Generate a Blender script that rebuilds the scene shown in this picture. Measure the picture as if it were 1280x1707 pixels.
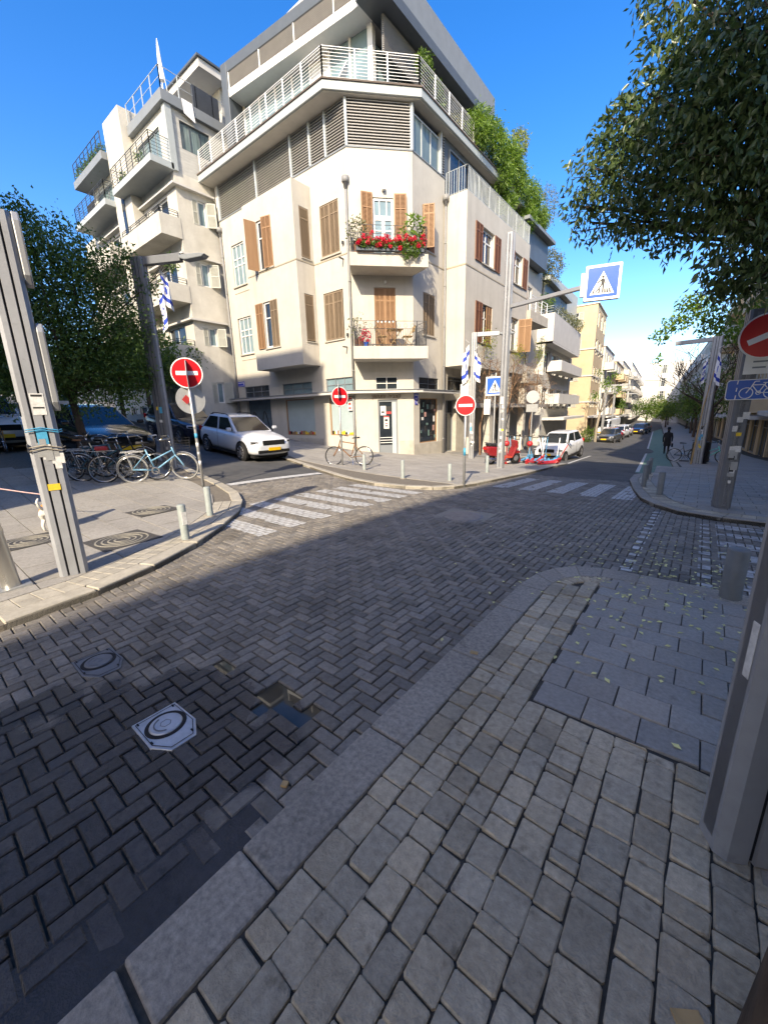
import bpy, bmesh, math, random
import numpy as np
from mathutils import Matrix, Vector
R_ = math.radians
for o in list(bpy.data.objects): bpy.data.objects.remove(o)
scene = bpy.context.scene
COL = scene.collection
# ---------------- camera ----------------
cd = bpy.data.cameras.new("camera"); cam = bpy.data.objects.new("camera", cd); COL.objects.link(cam)
cd.sensor_fit = 'VERTICAL'; cd.sensor_height = 36.0; cd.sensor_width = 27.0; cd.lens = 36.0*655.0/1707.0
cd.clip_start = .02; cd.clip_end = 3000
cam.matrix_world = Matrix(((0.78195, -0.13382, 0.60881, 0), (0.62287, 0.20572, -0.75479, 0), (-0.02424, 0.96942, 0.24422, 1.6), (0, 0, 0, 1)))
scene.camera = cam
# ---------------- sky, sun, exposure ----------------
SUN_EL = 32.0; SX, SY = .38, -.925
w = bpy.data.worlds.new("World"); scene.world = w; w.use_nodes = True
nt = w.node_tree; bg = nt.nodes['Background']
sk = nt.nodes.new('ShaderNodeTexSky'); sk.sky_type = 'NISHITA'; sk.sun_disc = False
sk.sun_elevation = R_(SUN_EL); sk.sun_rotation = math.atan2(SX, SY)
sk.air_density = 1.0; sk.dust_density = 1.8; sk.ozone_density = 3.0; sk.altitude = 500   # clear deep blue winter sky
hs = nt.nodes.new('ShaderNodeHueSaturation'); hs.inputs['Hue'].default_value = .513; hs.inputs['Saturation'].default_value = 1.4; hs.inputs['Value'].default_value = .72
nt.links.new(sk.outputs[0], hs.inputs['Color']); nt.links.new(hs.outputs[0], bg.inputs[0]); bg.inputs[1].default_value = .15
sl = bpy.data.lights.new("sun", 'SUN'); sl.energy = 2.0; sl.angle = R_(.8); sl.color = (1, .965, .91)
so = bpy.data.objects.new("sun", sl); COL.objects.link(so)
_h = math.cos(R_(SUN_EL)); _n = math.hypot(SX, SY)
so.rotation_euler = Vector((SX/_n*_h, SY/_n*_h, math.sin(R_(SUN_EL)))).to_track_quat('Z', 'Y').to_euler()
so.location = (10, -25, 25)
vs = scene.view_settings; vs.view_transform = 'Standard'; vs.look = 'None'; vs.exposure = 2.0; vs.gamma = 1
vs.use_white_balance = True; vs.white_balance_temperature = 8300; vs.white_balance_tint = 10
scene.render.engine = 'CYCLES'
try: scene.cycles.use_denoising = True
except Exception: pass

# ---------------- helpers ----------------
def sp(v, w=1.0):
    t = v/w
    return v if t > 30 else (0.0 if t < -30 else w*math.log1p(math.exp(t)))
def G(x, y): return -.06*sp(y-6)+.045*sp(y-36, 2.)+.09*sp(-8.5-x)   # pavement level
ROAD = -.07
MATS = {}
def mat(name, col, rough=.75, var=.12, scale=6., bump=0., bscale=60., metal=0., obj=0., coat=0., spec=.5, c2=None, isl=0., emit=0., alpha=1., trans=0., stretch=None, ior=1.45, tint=None, blot=0., bls=1.3, streak=0.):
    if name in MATS: return MATS[name]
    m = bpy.data.materials.new(name); m.use_nodes = True; N = m.node_tree.nodes; L = m.node_tree.links
    b = N['Principled BSDF']; b.inputs['Roughness'].default_value = rough; b.inputs['Metallic'].default_value = metal
    b.inputs['Specular IOR Level'].default_value = spec; b.inputs['Coat Weight'].default_value = coat; b.inputs['IOR'].default_value = ior
    b.inputs['Transmission Weight'].default_value = trans
    c2 = c2 or tuple(max(0, c*(1-2.2*var)) for c in col)
    tc = N.new('ShaderNodeNewGeometry') if not obj else N.new('ShaderNodeTexCoord')
    src = tc.outputs['Position'] if not obj else tc.outputs['Object']
    if stretch:
        mp = N.new('ShaderNodeMapping'); mp.inputs['Scale'].default_value = stretch; L.new(src, mp.inputs[0]); src = mp.outputs[0]
    nz = N.new('ShaderNodeTexNoise'); nz.inputs['Scale'].default_value = scale; nz.inputs['Detail'].default_value = 6; nz.inputs['Roughness'].default_value = .65
    L.new(src, nz.inputs['Vector'])
    rp = N.new('ShaderNodeMapRange'); rp.inputs[1].default_value = .32; rp.inputs[2].default_value = .68
    L.new(nz.outputs[0], rp.inputs[0])
    mx = N.new('ShaderNodeMix'); mx.data_type = 'RGBA'; mx.inputs[6].default_value = (*col, 1); mx.inputs[7].default_value = (*c2, 1)
    L.new(rp.outputs[0], mx.inputs[0]); out = mx.outputs[2]
    def darken(out, scale, amt, sc=None, lo=.45, hi=.72):
        v = src
        if sc: m_ = N.new('ShaderNodeMapping'); m_.inputs['Scale'].default_value = sc; L.new(src, m_.inputs[0]); v = m_.outputs[0]
        n_ = N.new('ShaderNodeTexNoise'); n_.inputs['Scale'].default_value = scale; n_.inputs['Detail'].default_value = 7; n_.inputs['Roughness'].default_value = .6; L.new(v, n_.inputs['Vector'])
        r_ = N.new('ShaderNodeMapRange'); r_.inputs[1].default_value = lo; r_.inputs[2].default_value = hi; r_.inputs[4].default_value = amt; L.new(n_.outputs[0], r_.inputs[0])
        x_ = N.new('ShaderNodeMix'); x_.data_type = 'RGBA'; x_.blend_type = 'MULTIPLY'; x_.inputs[7].default_value = (.30,.28,.25,1); L.new(r_.outputs[0], x_.inputs[0]); L.new(out, x_.inputs[6]); return x_.outputs[2]
    if tint:
        g_ = N.new('ShaderNodeNewGeometry'); o_ = N.new('ShaderNodeObjectInfo'); a_ = N.new('ShaderNodeMath'); a_.operation = 'MULTIPLY_ADD'; a_.inputs[1].default_value = 7.3; L.new(g_.outputs['Random Per Island'], a_.inputs[0]); k_ = N.new('ShaderNodeMath'); k_.operation = 'MULTIPLY_ADD'; k_.inputs[1].default_value = 5.7; L.new(o_.outputs['Random'], k_.inputs[0]); L.new(a_.outputs[0], k_.inputs[2]); f_ = N.new('ShaderNodeMath'); f_.operation = 'FRACT'; L.new(k_.outputs[0], f_.inputs[0])
        x_ = N.new('ShaderNodeMix'); x_.data_type = 'RGBA'; x_.blend_type = 'MULTIPLY'; x_.inputs[7].default_value = (*tint, 1); L.new(f_.outputs[0], x_.inputs[0]); L.new(out, x_.inputs[6]); out = x_.outputs[2]
    if blot: out = darken(out, bls, blot); out = darken(out, bls*7, blot*1.1, None, .60, .70)
    if streak: out = darken(out, 2.2, streak, (1,1,.07), .5, .8)
    if isl:
        g = N.new('ShaderNodeNewGeometry'); oi = N.new('ShaderNodeObjectInfo')
        ad = N.new('ShaderNodeMath'); ad.operation = 'ADD'; L.new(g.outputs['Random Per Island'], ad.inputs[0]); L.new(oi.outputs['Random'], ad.inputs[1])
        fr = N.new('ShaderNodeMath'); fr.operation = 'FRACT'; L.new(ad.outputs[0], fr.inputs[0])
        mr = N.new('ShaderNodeMapRange'); mr.inputs[3].default_value = 1-isl; mr.inputs[4].default_value = 1+isl; L.new(fr.outputs[0], mr.inputs[0])
        h = N.new('ShaderNodeHueSaturation'); L.new(mr.outputs[0], h.inputs['Value']); L.new(out, h.inputs['Color']); out = h.outputs[0]
    L.new(out, b.inputs['Base Color'])
    rr = N.new('ShaderNodeMapRange'); rr.inputs[3].default_value = max(.02, rough-.08); rr.inputs[4].default_value = min(1, rough+.1); L.new(nz.outputs[0], rr.inputs[0]); L.new(rr.outputs[0], b.inputs['Roughness'])
    if bump:
        n2 = N.new('ShaderNodeTexNoise'); n2.inputs['Scale'].default_value = bscale; n2.inputs['Detail'].default_value = 5; L.new(src, n2.inputs['Vector'])
        bp = N.new('ShaderNodeBump'); bp.inputs['Strength'].default_value = bump; bp.inputs['Distance'].default_value = .02
        L.new(n2.outputs[0], bp.inputs['Height']); L.new(bp.outputs[0], b.inputs['Normal'])
    if emit: b.inputs['Emission Color'].default_value = (*col, 1); b.inputs['Emission Strength'].default_value = emit
    MATS[name] = m; return m
def leafmat(name, col, col2, tr=.35, rough=.45):
    m = bpy.data.materials.new(name); m.use_nodes = True; N = m.node_tree.nodes; L = m.node_tree.links
    b = N['Principled BSDF']; b.inputs['Roughness'].default_value = rough
    g = N.new('ShaderNodeNewGeometry'); mx = N.new('ShaderNodeMix'); mx.data_type = 'RGBA'
    mx.inputs[6].default_value = (*col, 1); mx.inputs[7].default_value = (*col2, 1); L.new(g.outputs['Random Per Island'], mx.inputs[0]); L.new(mx.outputs[2], b.inputs['Base Color'])
    t = N.new('ShaderNodeBsdfTranslucent'); h = N.new('ShaderNodeHueSaturation'); h.inputs['Saturation'].default_value = 1.15; h.inputs['Value'].default_value = 1.3
    L.new(mx.outputs[2], h.inputs['Color']); L.new(h.outputs[0], t.inputs[0])
    ms = N.new('ShaderNodeMixShader'); ms.inputs[0].default_value = tr; L.new(b.outputs[0], ms.inputs[1]); L.new(t.outputs[0], ms.inputs[2])
    L.new(ms.outputs[0], N['Material Output'].inputs[0]); MATS[name] = m; return m

class MB:
    def __init__(s): s.v = []; s.f = []
    def add(s, vs, fs):
        n = len(s.v); s.v += [tuple(v) for v in vs]; s.f += [tuple(i+n for i in f) for f in fs]; return s
    def hexa(s, p): return s.add(p, [(0,3,2,1),(4,5,6,7),(0,1,5,4),(1,2,6,5),(2,3,7,6),(3,0,4,7)])
    def box(s, x0, x1, y0, y1, z0, z1):
        return s.hexa([(x0,y0,z0),(x1,y0,z0),(x1,y1,z0),(x0,y1,z0),(x0,y0,z1),(x1,y0,z1),(x1,y1,z1),(x0,y1,z1)])
    def obox(s, c, a, b, d):
        c, a, b, d = map(Vector, (c, a, b, d))
        return s.hexa([c-a-b-d, c+a-b-d, c+a+b-d, c-a+b-d, c-a-b+d, c+a-b+d, c+a+b+d, c-a+b+d])
    def bar(s, p, q, w, h, up=(0,0,1)):
        p, q = Vector(p), Vector(q); d = q-p; L = d.length
        if L < 1e-6: return s
        d /= L; u = Vector(up)
        if abs(d.dot(u)) > .98: u = Vector((1,0,0))
        r = d.cross(u).normalized(); u = r.cross(d)
        return s.obox((p+q)/2, d*L/2, r*w/2, u*h/2)
    def tube(s, pts, r, n=8, closed=False):
        pts = [Vector(p) for p in pts]; m = len(pts); rs = r if isinstance(r, (list, tuple)) else [r]*m
        rings = []; prev = None
        for i, p in enumerate(pts):
            a = pts[i-1] if (i > 0 or closed) else p; b = pts[(i+1) % m] if (i < m-1 or closed) else p
            t = (b-a).normalized()
            if prev is None:
                u = Vector((0,0,1)) if abs(t.z) < .9 else Vector((1,0,0)); x = t.cross(u).normalized()
            else: x = (prev-t*prev.dot(t)).normalized()
            prev = x; y = t.cross(x)
            rings.append([p+(x*math.cos(k*2*math.pi/n)+y*math.sin(k*2*math.pi/n))*rs[i] for k in range(n)])
        fs = []
        for i in range(m if closed else m-1):
            j = (i+1) % m
            for k in range(n): fs.append((i*n+k, i*n+(k+1) % n, j*n+(k+1) % n, j*n+k))
        if not closed: fs += [tuple(range(n-1, -1, -1)), tuple((m-1)*n+k for k in range(n))]
        return s.add([v for r_ in rings for v in r_], fs)
    def prism(s, poly, z0, z1):
        n = len(poly)
        return s.add([(x,y,z0) for x,y in poly]+[(x,y,z1) for x,y in poly], [tuple(range(n-1,-1,-1)), tuple(range(n,2*n))]+[(i,(i+1)%n,n+(i+1)%n,n+i) for i in range(n)])
    def extr(s, poly, o, u, v, d):   # planar polygon (u,v coords) at o, extruded by d
        o, u, v, d = map(Vector, (o, u, v, d)); n = len(poly); P = [o+u*a+v*b for a, b in poly]
        return s.add(P+[p+d for p in P], [tuple(range(n-1,-1,-1)), tuple(range(n,2*n))]+[(i,(i+1)%n,n+(i+1)%n,n+i) for i in range(n)])
    def disc(s, o, u, v, d, r, n=32, r2=None):
        return s.extr([(r*math.cos(2*math.pi*k/n), (r2 or r)*math.sin(2*math.pi*k/n)) for k in range(n)], o, u, v, d)
    def lathe(s, prof, o, ax=(0,0,1), n=16):
        o, ax = Vector(o), Vector(ax).normalized(); u = Vector((0,0,1)) if abs(ax.z) < .9 else Vector((1,0,0)); x = ax.cross(u).normalized(); y = ax.cross(x)
        vs = []; fs = []; m = len(prof)
        for r, h in prof:
            for k in range(n): a = 2*math.pi*k/n; vs.append(o+ax*h+(x*math.cos(a)+y*math.sin(a))*max(r, 1e-4))
        for i in range(m-1):
            for k in range(n): fs.append((i*n+k, i*n+(k+1)%n, (i+1)*n+(k+1)%n, (i+1)*n+k))
        return s.add(vs, fs)
    def mesh(s, name, m, smooth=False):
        me = bpy.data.meshes.new(name); me.from_pydata([tuple(v) for v in s.v], [], s.f); me.update()
        bm = bmesh.new(); bm.from_mesh(me); bmesh.ops.recalc_face_normals(bm, faces=bm.faces); bm.to_mesh(me); bm.free()
        if m: me.materials.append(m if not isinstance(m, str) else MATS[m])
        if smooth: me.polygons.foreach_set('use_smooth', [True]*len(me.polygons))
        return me
    def build(s, name, m, parent=None, smooth=False, bevel=0, seg=2):
        return link(name, s.mesh(name, m, smooth), parent, bevel, seg)
def link(name, me, parent=None, bevel=0, seg=2):
    o = bpy.data.objects.new(name, me); COL.objects.link(o)
    if parent: o.parent = parent
    if bevel:
        b = o.modifiers.new('bevel', 'BEVEL'); b.width = bevel; b.segments = seg; b.limit_method = 'ANGLE'; b.angle_limit = R_(40)
    return o
def tag(o, label, cat, group=None):
    o['label'] = label; o['category'] = cat
    if group: o['group'] = group
    return o
def thing(name, label, cat, loc=(0,0,0), rz=0, group=None, rot=None):
    o = bpy.data.objects.new(name, None); COL.objects.link(o); o.location = loc; o.rotation_euler = rot or (0, 0, rz); o.empty_display_size = .1
    return tag(o, label, cat, group)
def struct(o): o['kind'] = 'structure'; return o
def stuff(o): o['kind'] = 'stuff'; return o
def copy_tree(o, parent=None):
    c = o.copy(); COL.objects.link(c)
    if parent: c.parent = parent
    for ch in list(o.children): copy_tree(ch, c)
    return c
def V(*a): return Vector(a)
def sheet(name, poly, off, m, step=1.0, skirt=0, parent=None, hf=G):
    bm = bmesh.new(); bm.faces.new([bm.verts.new((x, y, 0)) for x, y in poly])
    for ax in (0, 1):
        lo = min(p[ax] for p in poly); hi = max(p[ax] for p in poly); k = math.ceil(lo/step)*step
        while k < hi:
            s_ = step if abs(k) < 60 else step*5
            co = [0,0,0]; no = [0,0,0]; co[ax] = k; no[ax] = 1
            bmesh.ops.bisect_plane(bm, geom=bm.verts[:]+bm.edges[:]+bm.faces[:], plane_co=co, plane_no=no); k += s_
    for v in bm.verts: v.co.z = hf(v.co.x, v.co.y)+off
    bmesh.ops.triangulate(bm, faces=[f for f in bm.faces if len(f.verts) > 4])
    bmesh.ops.recalc_face_normals(bm, faces=bm.faces)
    if sum(f.normal.z for f in bm.faces) < 0: bmesh.ops.reverse_faces(bm, faces=bm.faces)
    if skirt:
        ed = [e for e in bm.edges if e.is_boundary]; r = bmesh.ops.extrude_edge_only(bm, edges=ed)
        for g in r['geom']:
            if isinstance(g, bmesh.types.BMVert): g.co.z -= skirt
    me = bpy.data.meshes.new(name); bm.to_mesh(me); bm.free(); me.materials.append(MATS[m])
    return link(name, me, parent)
FONT = None
def text(name, body, size, m, parent, mtx, depth=.004, align='CENTER'):
    c = bpy.data.curves.new(name, 'FONT'); c.body = body; c.size = size; c.extrude = depth; c.align_x = align; c.align_y = 'CENTER'; c.resolution_u = 3
    o = bpy.data.objects.new(name, c); COL.objects.link(o)
    dg = bpy.context.evaluated_depsgraph_get(); me = bpy.data.meshes.new_from_object(o.evaluated_get(dg)); bpy.data.objects.remove(o)
    me.materials.clear(); me.materials.append(MATS[m]); me.transform(mtx)
    return link(name, me, parent)
def frame_mtx(o, u, v):
    u, v = Vector(u).normalized(), Vector(v).normalized(); n = u.cross(v)
    return Matrix(((u.x, v.x, n.x, o[0]), (u.y, v.y, n.y, o[1]), (u.z, v.z, n.z, o[2]), (0,0,0,1)))
def leaves(name, clumps, n, ln, wd, m, parent=None, droop=.3, seed=1, shell=.55, fold=.25, kind=None):
    """many small folded leaves spread through ellipsoids (x,y,z,rx,ry,rz)"""
    rng = np.random.default_rng(seed); C = np.array(clumps, float)
    vol = (C[:,3]*C[:,4]*C[:,5])**.75; ci = rng.choice(len(C), n, p=vol/vol.sum())
    d = rng.normal(size=(n,3)); d /= np.linalg.norm(d, axis=1)[:,None]
    r = shell+(1-shell)*rng.random(n)**.7; r *= 1+.18*rng.normal(size=n)*(rng.random(n) < .25)
    # lumpy surface
    r *= 1+.16*np.sin(d[:,0]*7+ci)*np.cos(d[:,2]*6+ci*1.7)
    P = C[ci,:3]+d*C[ci,3:]*r[:,None]
    a = rng.normal(size=(n,3)); a[:,2] -= droop*2; a += d*.5; a /= np.linalg.norm(a, axis=1)[:,None]
    b = np.cross(a, rng.normal(size=(n,3))); b /= np.linalg.norm(b, axis=1)[:,None]+1e-9; nn = np.cross(a, b)
    s = (.6+.7*rng.random(n))[:,None]; A = a*ln*s; B = b*wd*s*.5; F = nn*wd*fold*s
    v = np.stack([P, P+A*.45+B+F, P+A, P+A*.45-B+F], 1).reshape(-1, 3)
    me = bpy.data.meshes.new(name); me.vertices.add(4*n); me.vertices.foreach_set('co', v.astype(np.float32).ravel())
    idx = np.arange(n)*4; lp = np.stack([idx, idx+1, idx+2, idx, idx+2, idx+3], 1).ravel().astype(np.int32)
    me.loops.add(6*n); me.loops.foreach_set('vertex_index', lp); me.polygons.add(2*n)
    me.polygons.foreach_set('loop_start', (np.arange(2*n)*3).astype(np.int32)); me.polygons.foreach_set('loop_total', np.full(2*n, 3, np.int32))
    me.update(); me.validate(); me.materials.append(MATS[m])
    return link(name, me, parent)
# ---------------- materials ----------------
mat('plaster', (.525,.492,.425), .9, .05, 1.3, .12, 90, streak=.24, blot=.10, bls=.8); mat('plaster_base', (.48,.445,.38), .9, .1, 2.5, .15, 80, streak=.2, blot=.2)
mat('white_plaster', (.56,.545,.51), .9, .06, 1.2, .12, 90, streak=.12); mat('old_white', (.58,.555,.49), .9, .09, 1.0, .15, 80, c2=(.47,.445,.385), streak=.25, blot=.12)
mat('grey_render', (.50,.49,.45), .9, .1, 2, .2, 40, stretch=(1,1,6)); mat('tan_plaster', (.54,.42,.27), .9, .08, 1.0, .12, 80)
mat('fascia', (.37,.405,.405), .6, .05, 2); mat('dark_grey_metal', (.085,.10,.115), .45, .08, 2); mat('mid_grey_metal', (.20,.22,.235), .5, .06, 2)
mat('soffit', (.42,.40,.36), .9, .06, 2); mat('louver', (.40,.385,.365), .55, .06, 2); mat('louver_frame', (.42,.46,.47), .45, .05, 3)
mat('wood_shutter', (.345,.20,.105), .65, .12, 3, .25, 20, stretch=(1,1,.15), c2=(.26,.145,.075)); mat('wood_weathered', (.265,.195,.13), .75, .12, 3, .25, 20, stretch=(1,1,.15)); mat('wood_red', (.24,.105,.06), .7, .12, 3, .2, 20, stretch=(1,1,.15))
mat('white_paint', (.70,.70,.675), .5, .04, 4); mat('grey_shutter', (.48,.48,.42), .7, .06, 4)
mat('glass', (.03,.04,.05), .06, .3, .6, spec=.8); mat('glass_blue', (.20,.29,.32), .12, .15, 1, spec=.7); mat('curtain_glass', (.22,.30,.30), .15, .35, 5, stretch=(4,4,.1), spec=.7)
mat('shop_film', (.36,.44,.45), .35, .05, 1.5); mat('dark_inside', (.02,.02,.02), .8, .2, 3); mat('iron', (.05,.055,.06), .5, .1, 5); mat('white_metal', (.78,.79,.78), .35, .04, 5)
mat('pipe_grey', (.24,.24,.235), .6, .08, 4); mat('band_line', (.40,.35,.27), .9, .1, 3)
mat('alu', (.36,.37,.38), .45, .09, 3, metal=.45, blot=.15); mat('alu_dark', (.36,.375,.40), .5, .1, 3, metal=.25, blot=.2); mat('alu_lamp', (.17,.18,.195), .5, .1, 3, metal=.2, blot=.2); mat('slot_black', (.01,.01,.012), .8, .1, 3)
mat('galv', (.46,.47,.47), .45, .1, 12, metal=.6); mat('bollard_shaded', (.17,.185,.19), .6, .1, 8, .1, 40); mat('bollard_lit', (.30,.34,.33), .6, .1, 8, .1, 40); mat('steel', (.55,.54,.51), .28, .06, 3, metal=.9, stretch=(1,1,.1))  # two bollard tones: sunlit and shaded brightness put into the colour
mat('sign_red', (.60,.012,.02), .3, .05, 3); mat('sign_white', (.80,.80,.78), .35, .04, 3); mat('sign_blue', (.008,.10,.46), .3, .04, 3); mat('sign_black', (.012,.012,.012), .5, .1, 3); mat('sign_back', (.40,.41,.41), .5, .08, 6, metal=.3); mat('street_blue', (.03,.05,.42), .4, .05, 5)
mat('flag_white', (.82,.82,.82), .85, .05, 4); mat('flag_blue', (.02,.06,.40), .85, .05, 4)
mat('sticker_white', (.72,.72,.70), .6, .15, 30); mat('sticker_blue', (.05,.38,.62), .6, .15, 30); mat('sticker_yellow', (.80,.55,.05), .6, .1, 30); mat('sticker_red', (.6,.05,.05), .6, .1, 30); mat('sticker_black', (.03,.03,.03), .6, .1, 30)
mat('bark', (.10,.07,.05), .95, .25, 12, .6, 25, stretch=(1,1,.3)); mat('bark_pale', (.32,.27,.21), .9, .2, 12, .4, 25, stretch=(1,1,.3)); mat('stake_wood', (.45,.30,.14), .8, .12, 8, .2, 30); mat('vine_dry', (.22,.13,.075), .9, .2, 10)
mat('rubber', (.012,.012,.013), .85, .1, 20); mat('black_plastic', (.018,.018,.02), .5, .1, 20); mat('chrome', (.6,.6,.6), .15, .05, 5, metal=1.)
mat('asphalt', (.10,.098,.094), .9, .18, 1.1, .35, 180, c2=(.052,.054,.056)); mat('paint_white', (.62,.62,.60), .75, .2, 14, .2, 90, c2=(.30,.30,.29)); mat('green_lane', (.12,.22,.17), .85, .15, 3, .2, 120)
mat('paving_far', (.26,.25,.235), .85, .12, .9, .2, 60); mat('mortar', (.075,.068,.057), .95, .25, 20, .3, 80); mat('joint_sand', (.115,.105,.09), .95, .25, 20, .3, 80); mat('sand_joint', (.20,.175,.14), .95, .2, 20, .3, 80)
mat('granite', (.39,.345,.285), .8, .16, 45, .25, 140, c2=(.20,.185,.16), isl=.08, blot=.35, bls=1.1); mat('slab', (.36,.325,.28), .8, .12, 40, .2, 120, isl=.09, blot=.28, bls=.9, tint=(.9,.95,1.0)); mat('slab_light', (.35,.33,.295), .85, .12, 25, .2, 100, isl=.07, blot=.25, bls=1.2)
mat('limestone', (.42,.385,.315), .85, .14, 8, .25, 80, isl=.08)
leafmat('leaf_dark', (.045,.085,.028), (.11,.155,.055), .35, .32); leafmat('leaf_left', (.05,.105,.024), (.12,.20,.05), .45); leafmat('leaf_bright', (.075,.155,.02), (.17,.27,.045), .4); leafmat('leaf_mid', (.06,.12,.02), (.12,.19,.035), .4); leafmat('leaf_olive', (.10,.12,.05), (.19,.19,.09), .35); leafmat('leaf_yellow', (.25,.23,.03), (.15,.22,.03), .4); leafmat('petal_red', (.62,.008,.03), (.75,.03,.09), .3, .6)
mat('fallen_leaf', (.70,.66,.30), .8, .1, 40, isl=.3, c2=(.55,.50,.2))
# ---------------- ground ----------------
def wet_paver(name, col, isl, wetc):
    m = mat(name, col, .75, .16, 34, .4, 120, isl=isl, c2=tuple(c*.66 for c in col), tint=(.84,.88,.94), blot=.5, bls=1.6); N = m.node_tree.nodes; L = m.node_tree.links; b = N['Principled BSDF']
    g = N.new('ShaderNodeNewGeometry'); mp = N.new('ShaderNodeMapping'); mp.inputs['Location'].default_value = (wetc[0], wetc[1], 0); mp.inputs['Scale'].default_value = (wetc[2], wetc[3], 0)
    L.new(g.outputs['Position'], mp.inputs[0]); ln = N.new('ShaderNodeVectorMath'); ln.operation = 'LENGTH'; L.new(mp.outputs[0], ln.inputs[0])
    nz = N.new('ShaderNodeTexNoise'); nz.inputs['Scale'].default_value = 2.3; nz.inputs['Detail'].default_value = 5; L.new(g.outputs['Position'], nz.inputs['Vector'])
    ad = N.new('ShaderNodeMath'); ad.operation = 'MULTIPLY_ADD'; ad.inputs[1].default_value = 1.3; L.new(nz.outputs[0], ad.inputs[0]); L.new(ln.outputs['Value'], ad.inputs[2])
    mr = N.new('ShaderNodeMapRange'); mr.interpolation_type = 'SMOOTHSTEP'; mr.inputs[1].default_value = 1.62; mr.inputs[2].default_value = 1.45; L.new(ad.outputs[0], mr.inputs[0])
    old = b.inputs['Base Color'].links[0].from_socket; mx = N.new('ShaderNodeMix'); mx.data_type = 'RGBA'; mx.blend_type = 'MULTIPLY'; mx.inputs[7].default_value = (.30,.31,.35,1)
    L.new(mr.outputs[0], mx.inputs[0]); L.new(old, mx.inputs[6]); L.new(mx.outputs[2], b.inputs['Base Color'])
    ro = b.inputs['Roughness'].links[0].from_socket; m2 = N.new('ShaderNodeMix'); m2.inputs[3].default_value = .16; L.new(mr.outputs[0], m2.inputs[0]); L.new(ro, m2.inputs[2]); L.new(m2.outputs[0], b.inputs['Roughness'])
    return m
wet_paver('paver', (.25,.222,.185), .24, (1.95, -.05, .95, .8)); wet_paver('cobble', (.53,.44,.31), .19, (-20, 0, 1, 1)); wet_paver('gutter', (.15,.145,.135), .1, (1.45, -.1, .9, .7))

def arc(cx, cy, r, a0, a1, n): return [(cx+r*math.cos(R_(a0+(a1-a0)*k/n)), cy+r*math.sin(R_(a0+(a1-a0)*k/n))) for k in range(n+1)]
FX = lambda x, y: x-.0785*(y-18)      # far street leans left
near_poly = [(-1.17,-9)]+[(-1.17,3.45)]+[(-1.13,3.8),(-1.03,4.05),(-.86,4.24),(-.62,4.33)]+[(-.3,4.36),(9,4.36),(9,-9)]
left_edge = [(-4.1,-9),(-4.2,-3),(-4.3,.3),(-4.42,1.0),(-4.65,1.6),(-5.05,2.3),(-5.6,3.0),(-6.25,3.68),(-6.9,4.15),(-7.7,4.55),(-8.8,4.85),(-11,5.2),(-14,5.4),(-60,6.0)]
left_poly = left_edge+[(-60,-9)]
corner_edge = [(-60,10.2),(-20,9.5),(-12.6,9.0),(-11.2,8.75),(-9,8.15),(-7.4,7.62),(-6.3,7.42),(-5.4,7.5),(-4.8,7.8),(-4.5,8.3),(-4.38,9.2),(-4.36,13),(-4.55,17.2),(-5.3,18.6),(-7.25,19.0),(FX(-7.25,60),60),(FX(-7.25,170),170)]
corner_poly = corner_edge+[(-60,170)]
right_poly = [(9,7.95),(1.0,7.95),(.4,7.98),(-.16,8.2),(-.55,8.75),(-.85,9.5),(-1.15,11),(-1.5,13.2),(-1.6,15),(-1.35,16.2),(-.55,16.9),(FX(-.5,60),60),(FX(-.5,170),170),(9,170)]
def inpoly(p, poly):
    x, y = p; c = False; j = len(poly)-1
    for i in range(len(poly)):
        xi, yi = poly[i]; xj, yj = poly[j]
        if (yi > y) != (yj > y) and x < (xj-xi)*(y-yi)/(yj-yi)+xi: c = not c
        j = i
    return c
SW = (near_poly, left_poly, corner_poly, right_poly)
def onroad(x, y): return not any(inpoly((x, y), p) for p in SW)
ground = struct(sheet('ground', [(-400,-300),(400,-300),(400,900),(-400,900)], -.45, 'asphalt', 25.))
road = struct(sheet('road', [(-62,-12),(12,-12),(12,172),(-62,172)], ROAD-.022, 'joint_sand', 1.0))
# asphalt where the unit paving ends
def strip(name, pts, off, m, step=1., parent=None): return sheet(name, pts, off, m, step, 0, parent)
strip('asphalt_lane', [(-4.7,13.0),(2.0,13.0),(2.0,172),(FX(-8.2,172),172),(-8,13.0)], ROAD, 'asphalt', 1., road)
strip('asphalt_lane', [(-62,3.0),(-8.6,3.0),(-8.6,10.5),(-62,10.5)], ROAD, 'asphalt', 1., road)
strip('bike_lane', [(-1.75,16.6),(-.3,16.6),(FX(-.3,120),120),(FX(-1.75,120),120)], ROAD+.004, 'green_lane', 1., road)
def paint(name, pts, parent=road, off=ROAD+.008, step=.5): return strip(name, pts, off, 'paint_white', step, parent)
for y in range(17, 110, 6): paint('lane_line', [(FX(-1.86,y),y),(FX(-1.74,y),y),(FX(-1.74,y+6),y+6),(FX(-1.86,y+6),y+6)])
paint('parking_line', [(-4.75,18.9),(-4.63,18.9),(FX(-4.63,29),29),(FX(-4.75,29),29)]); paint('parking_line', [(FX(-4.7,35),35),(FX(-4.58,35),35),(FX(-4.58,44),44),(FX(-4.7,44),44)])
paint('stop_line', [(-9.0,5.0),(-8.75,5.0),(-8.75,8.0),(-9.0,8.0)])
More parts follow.
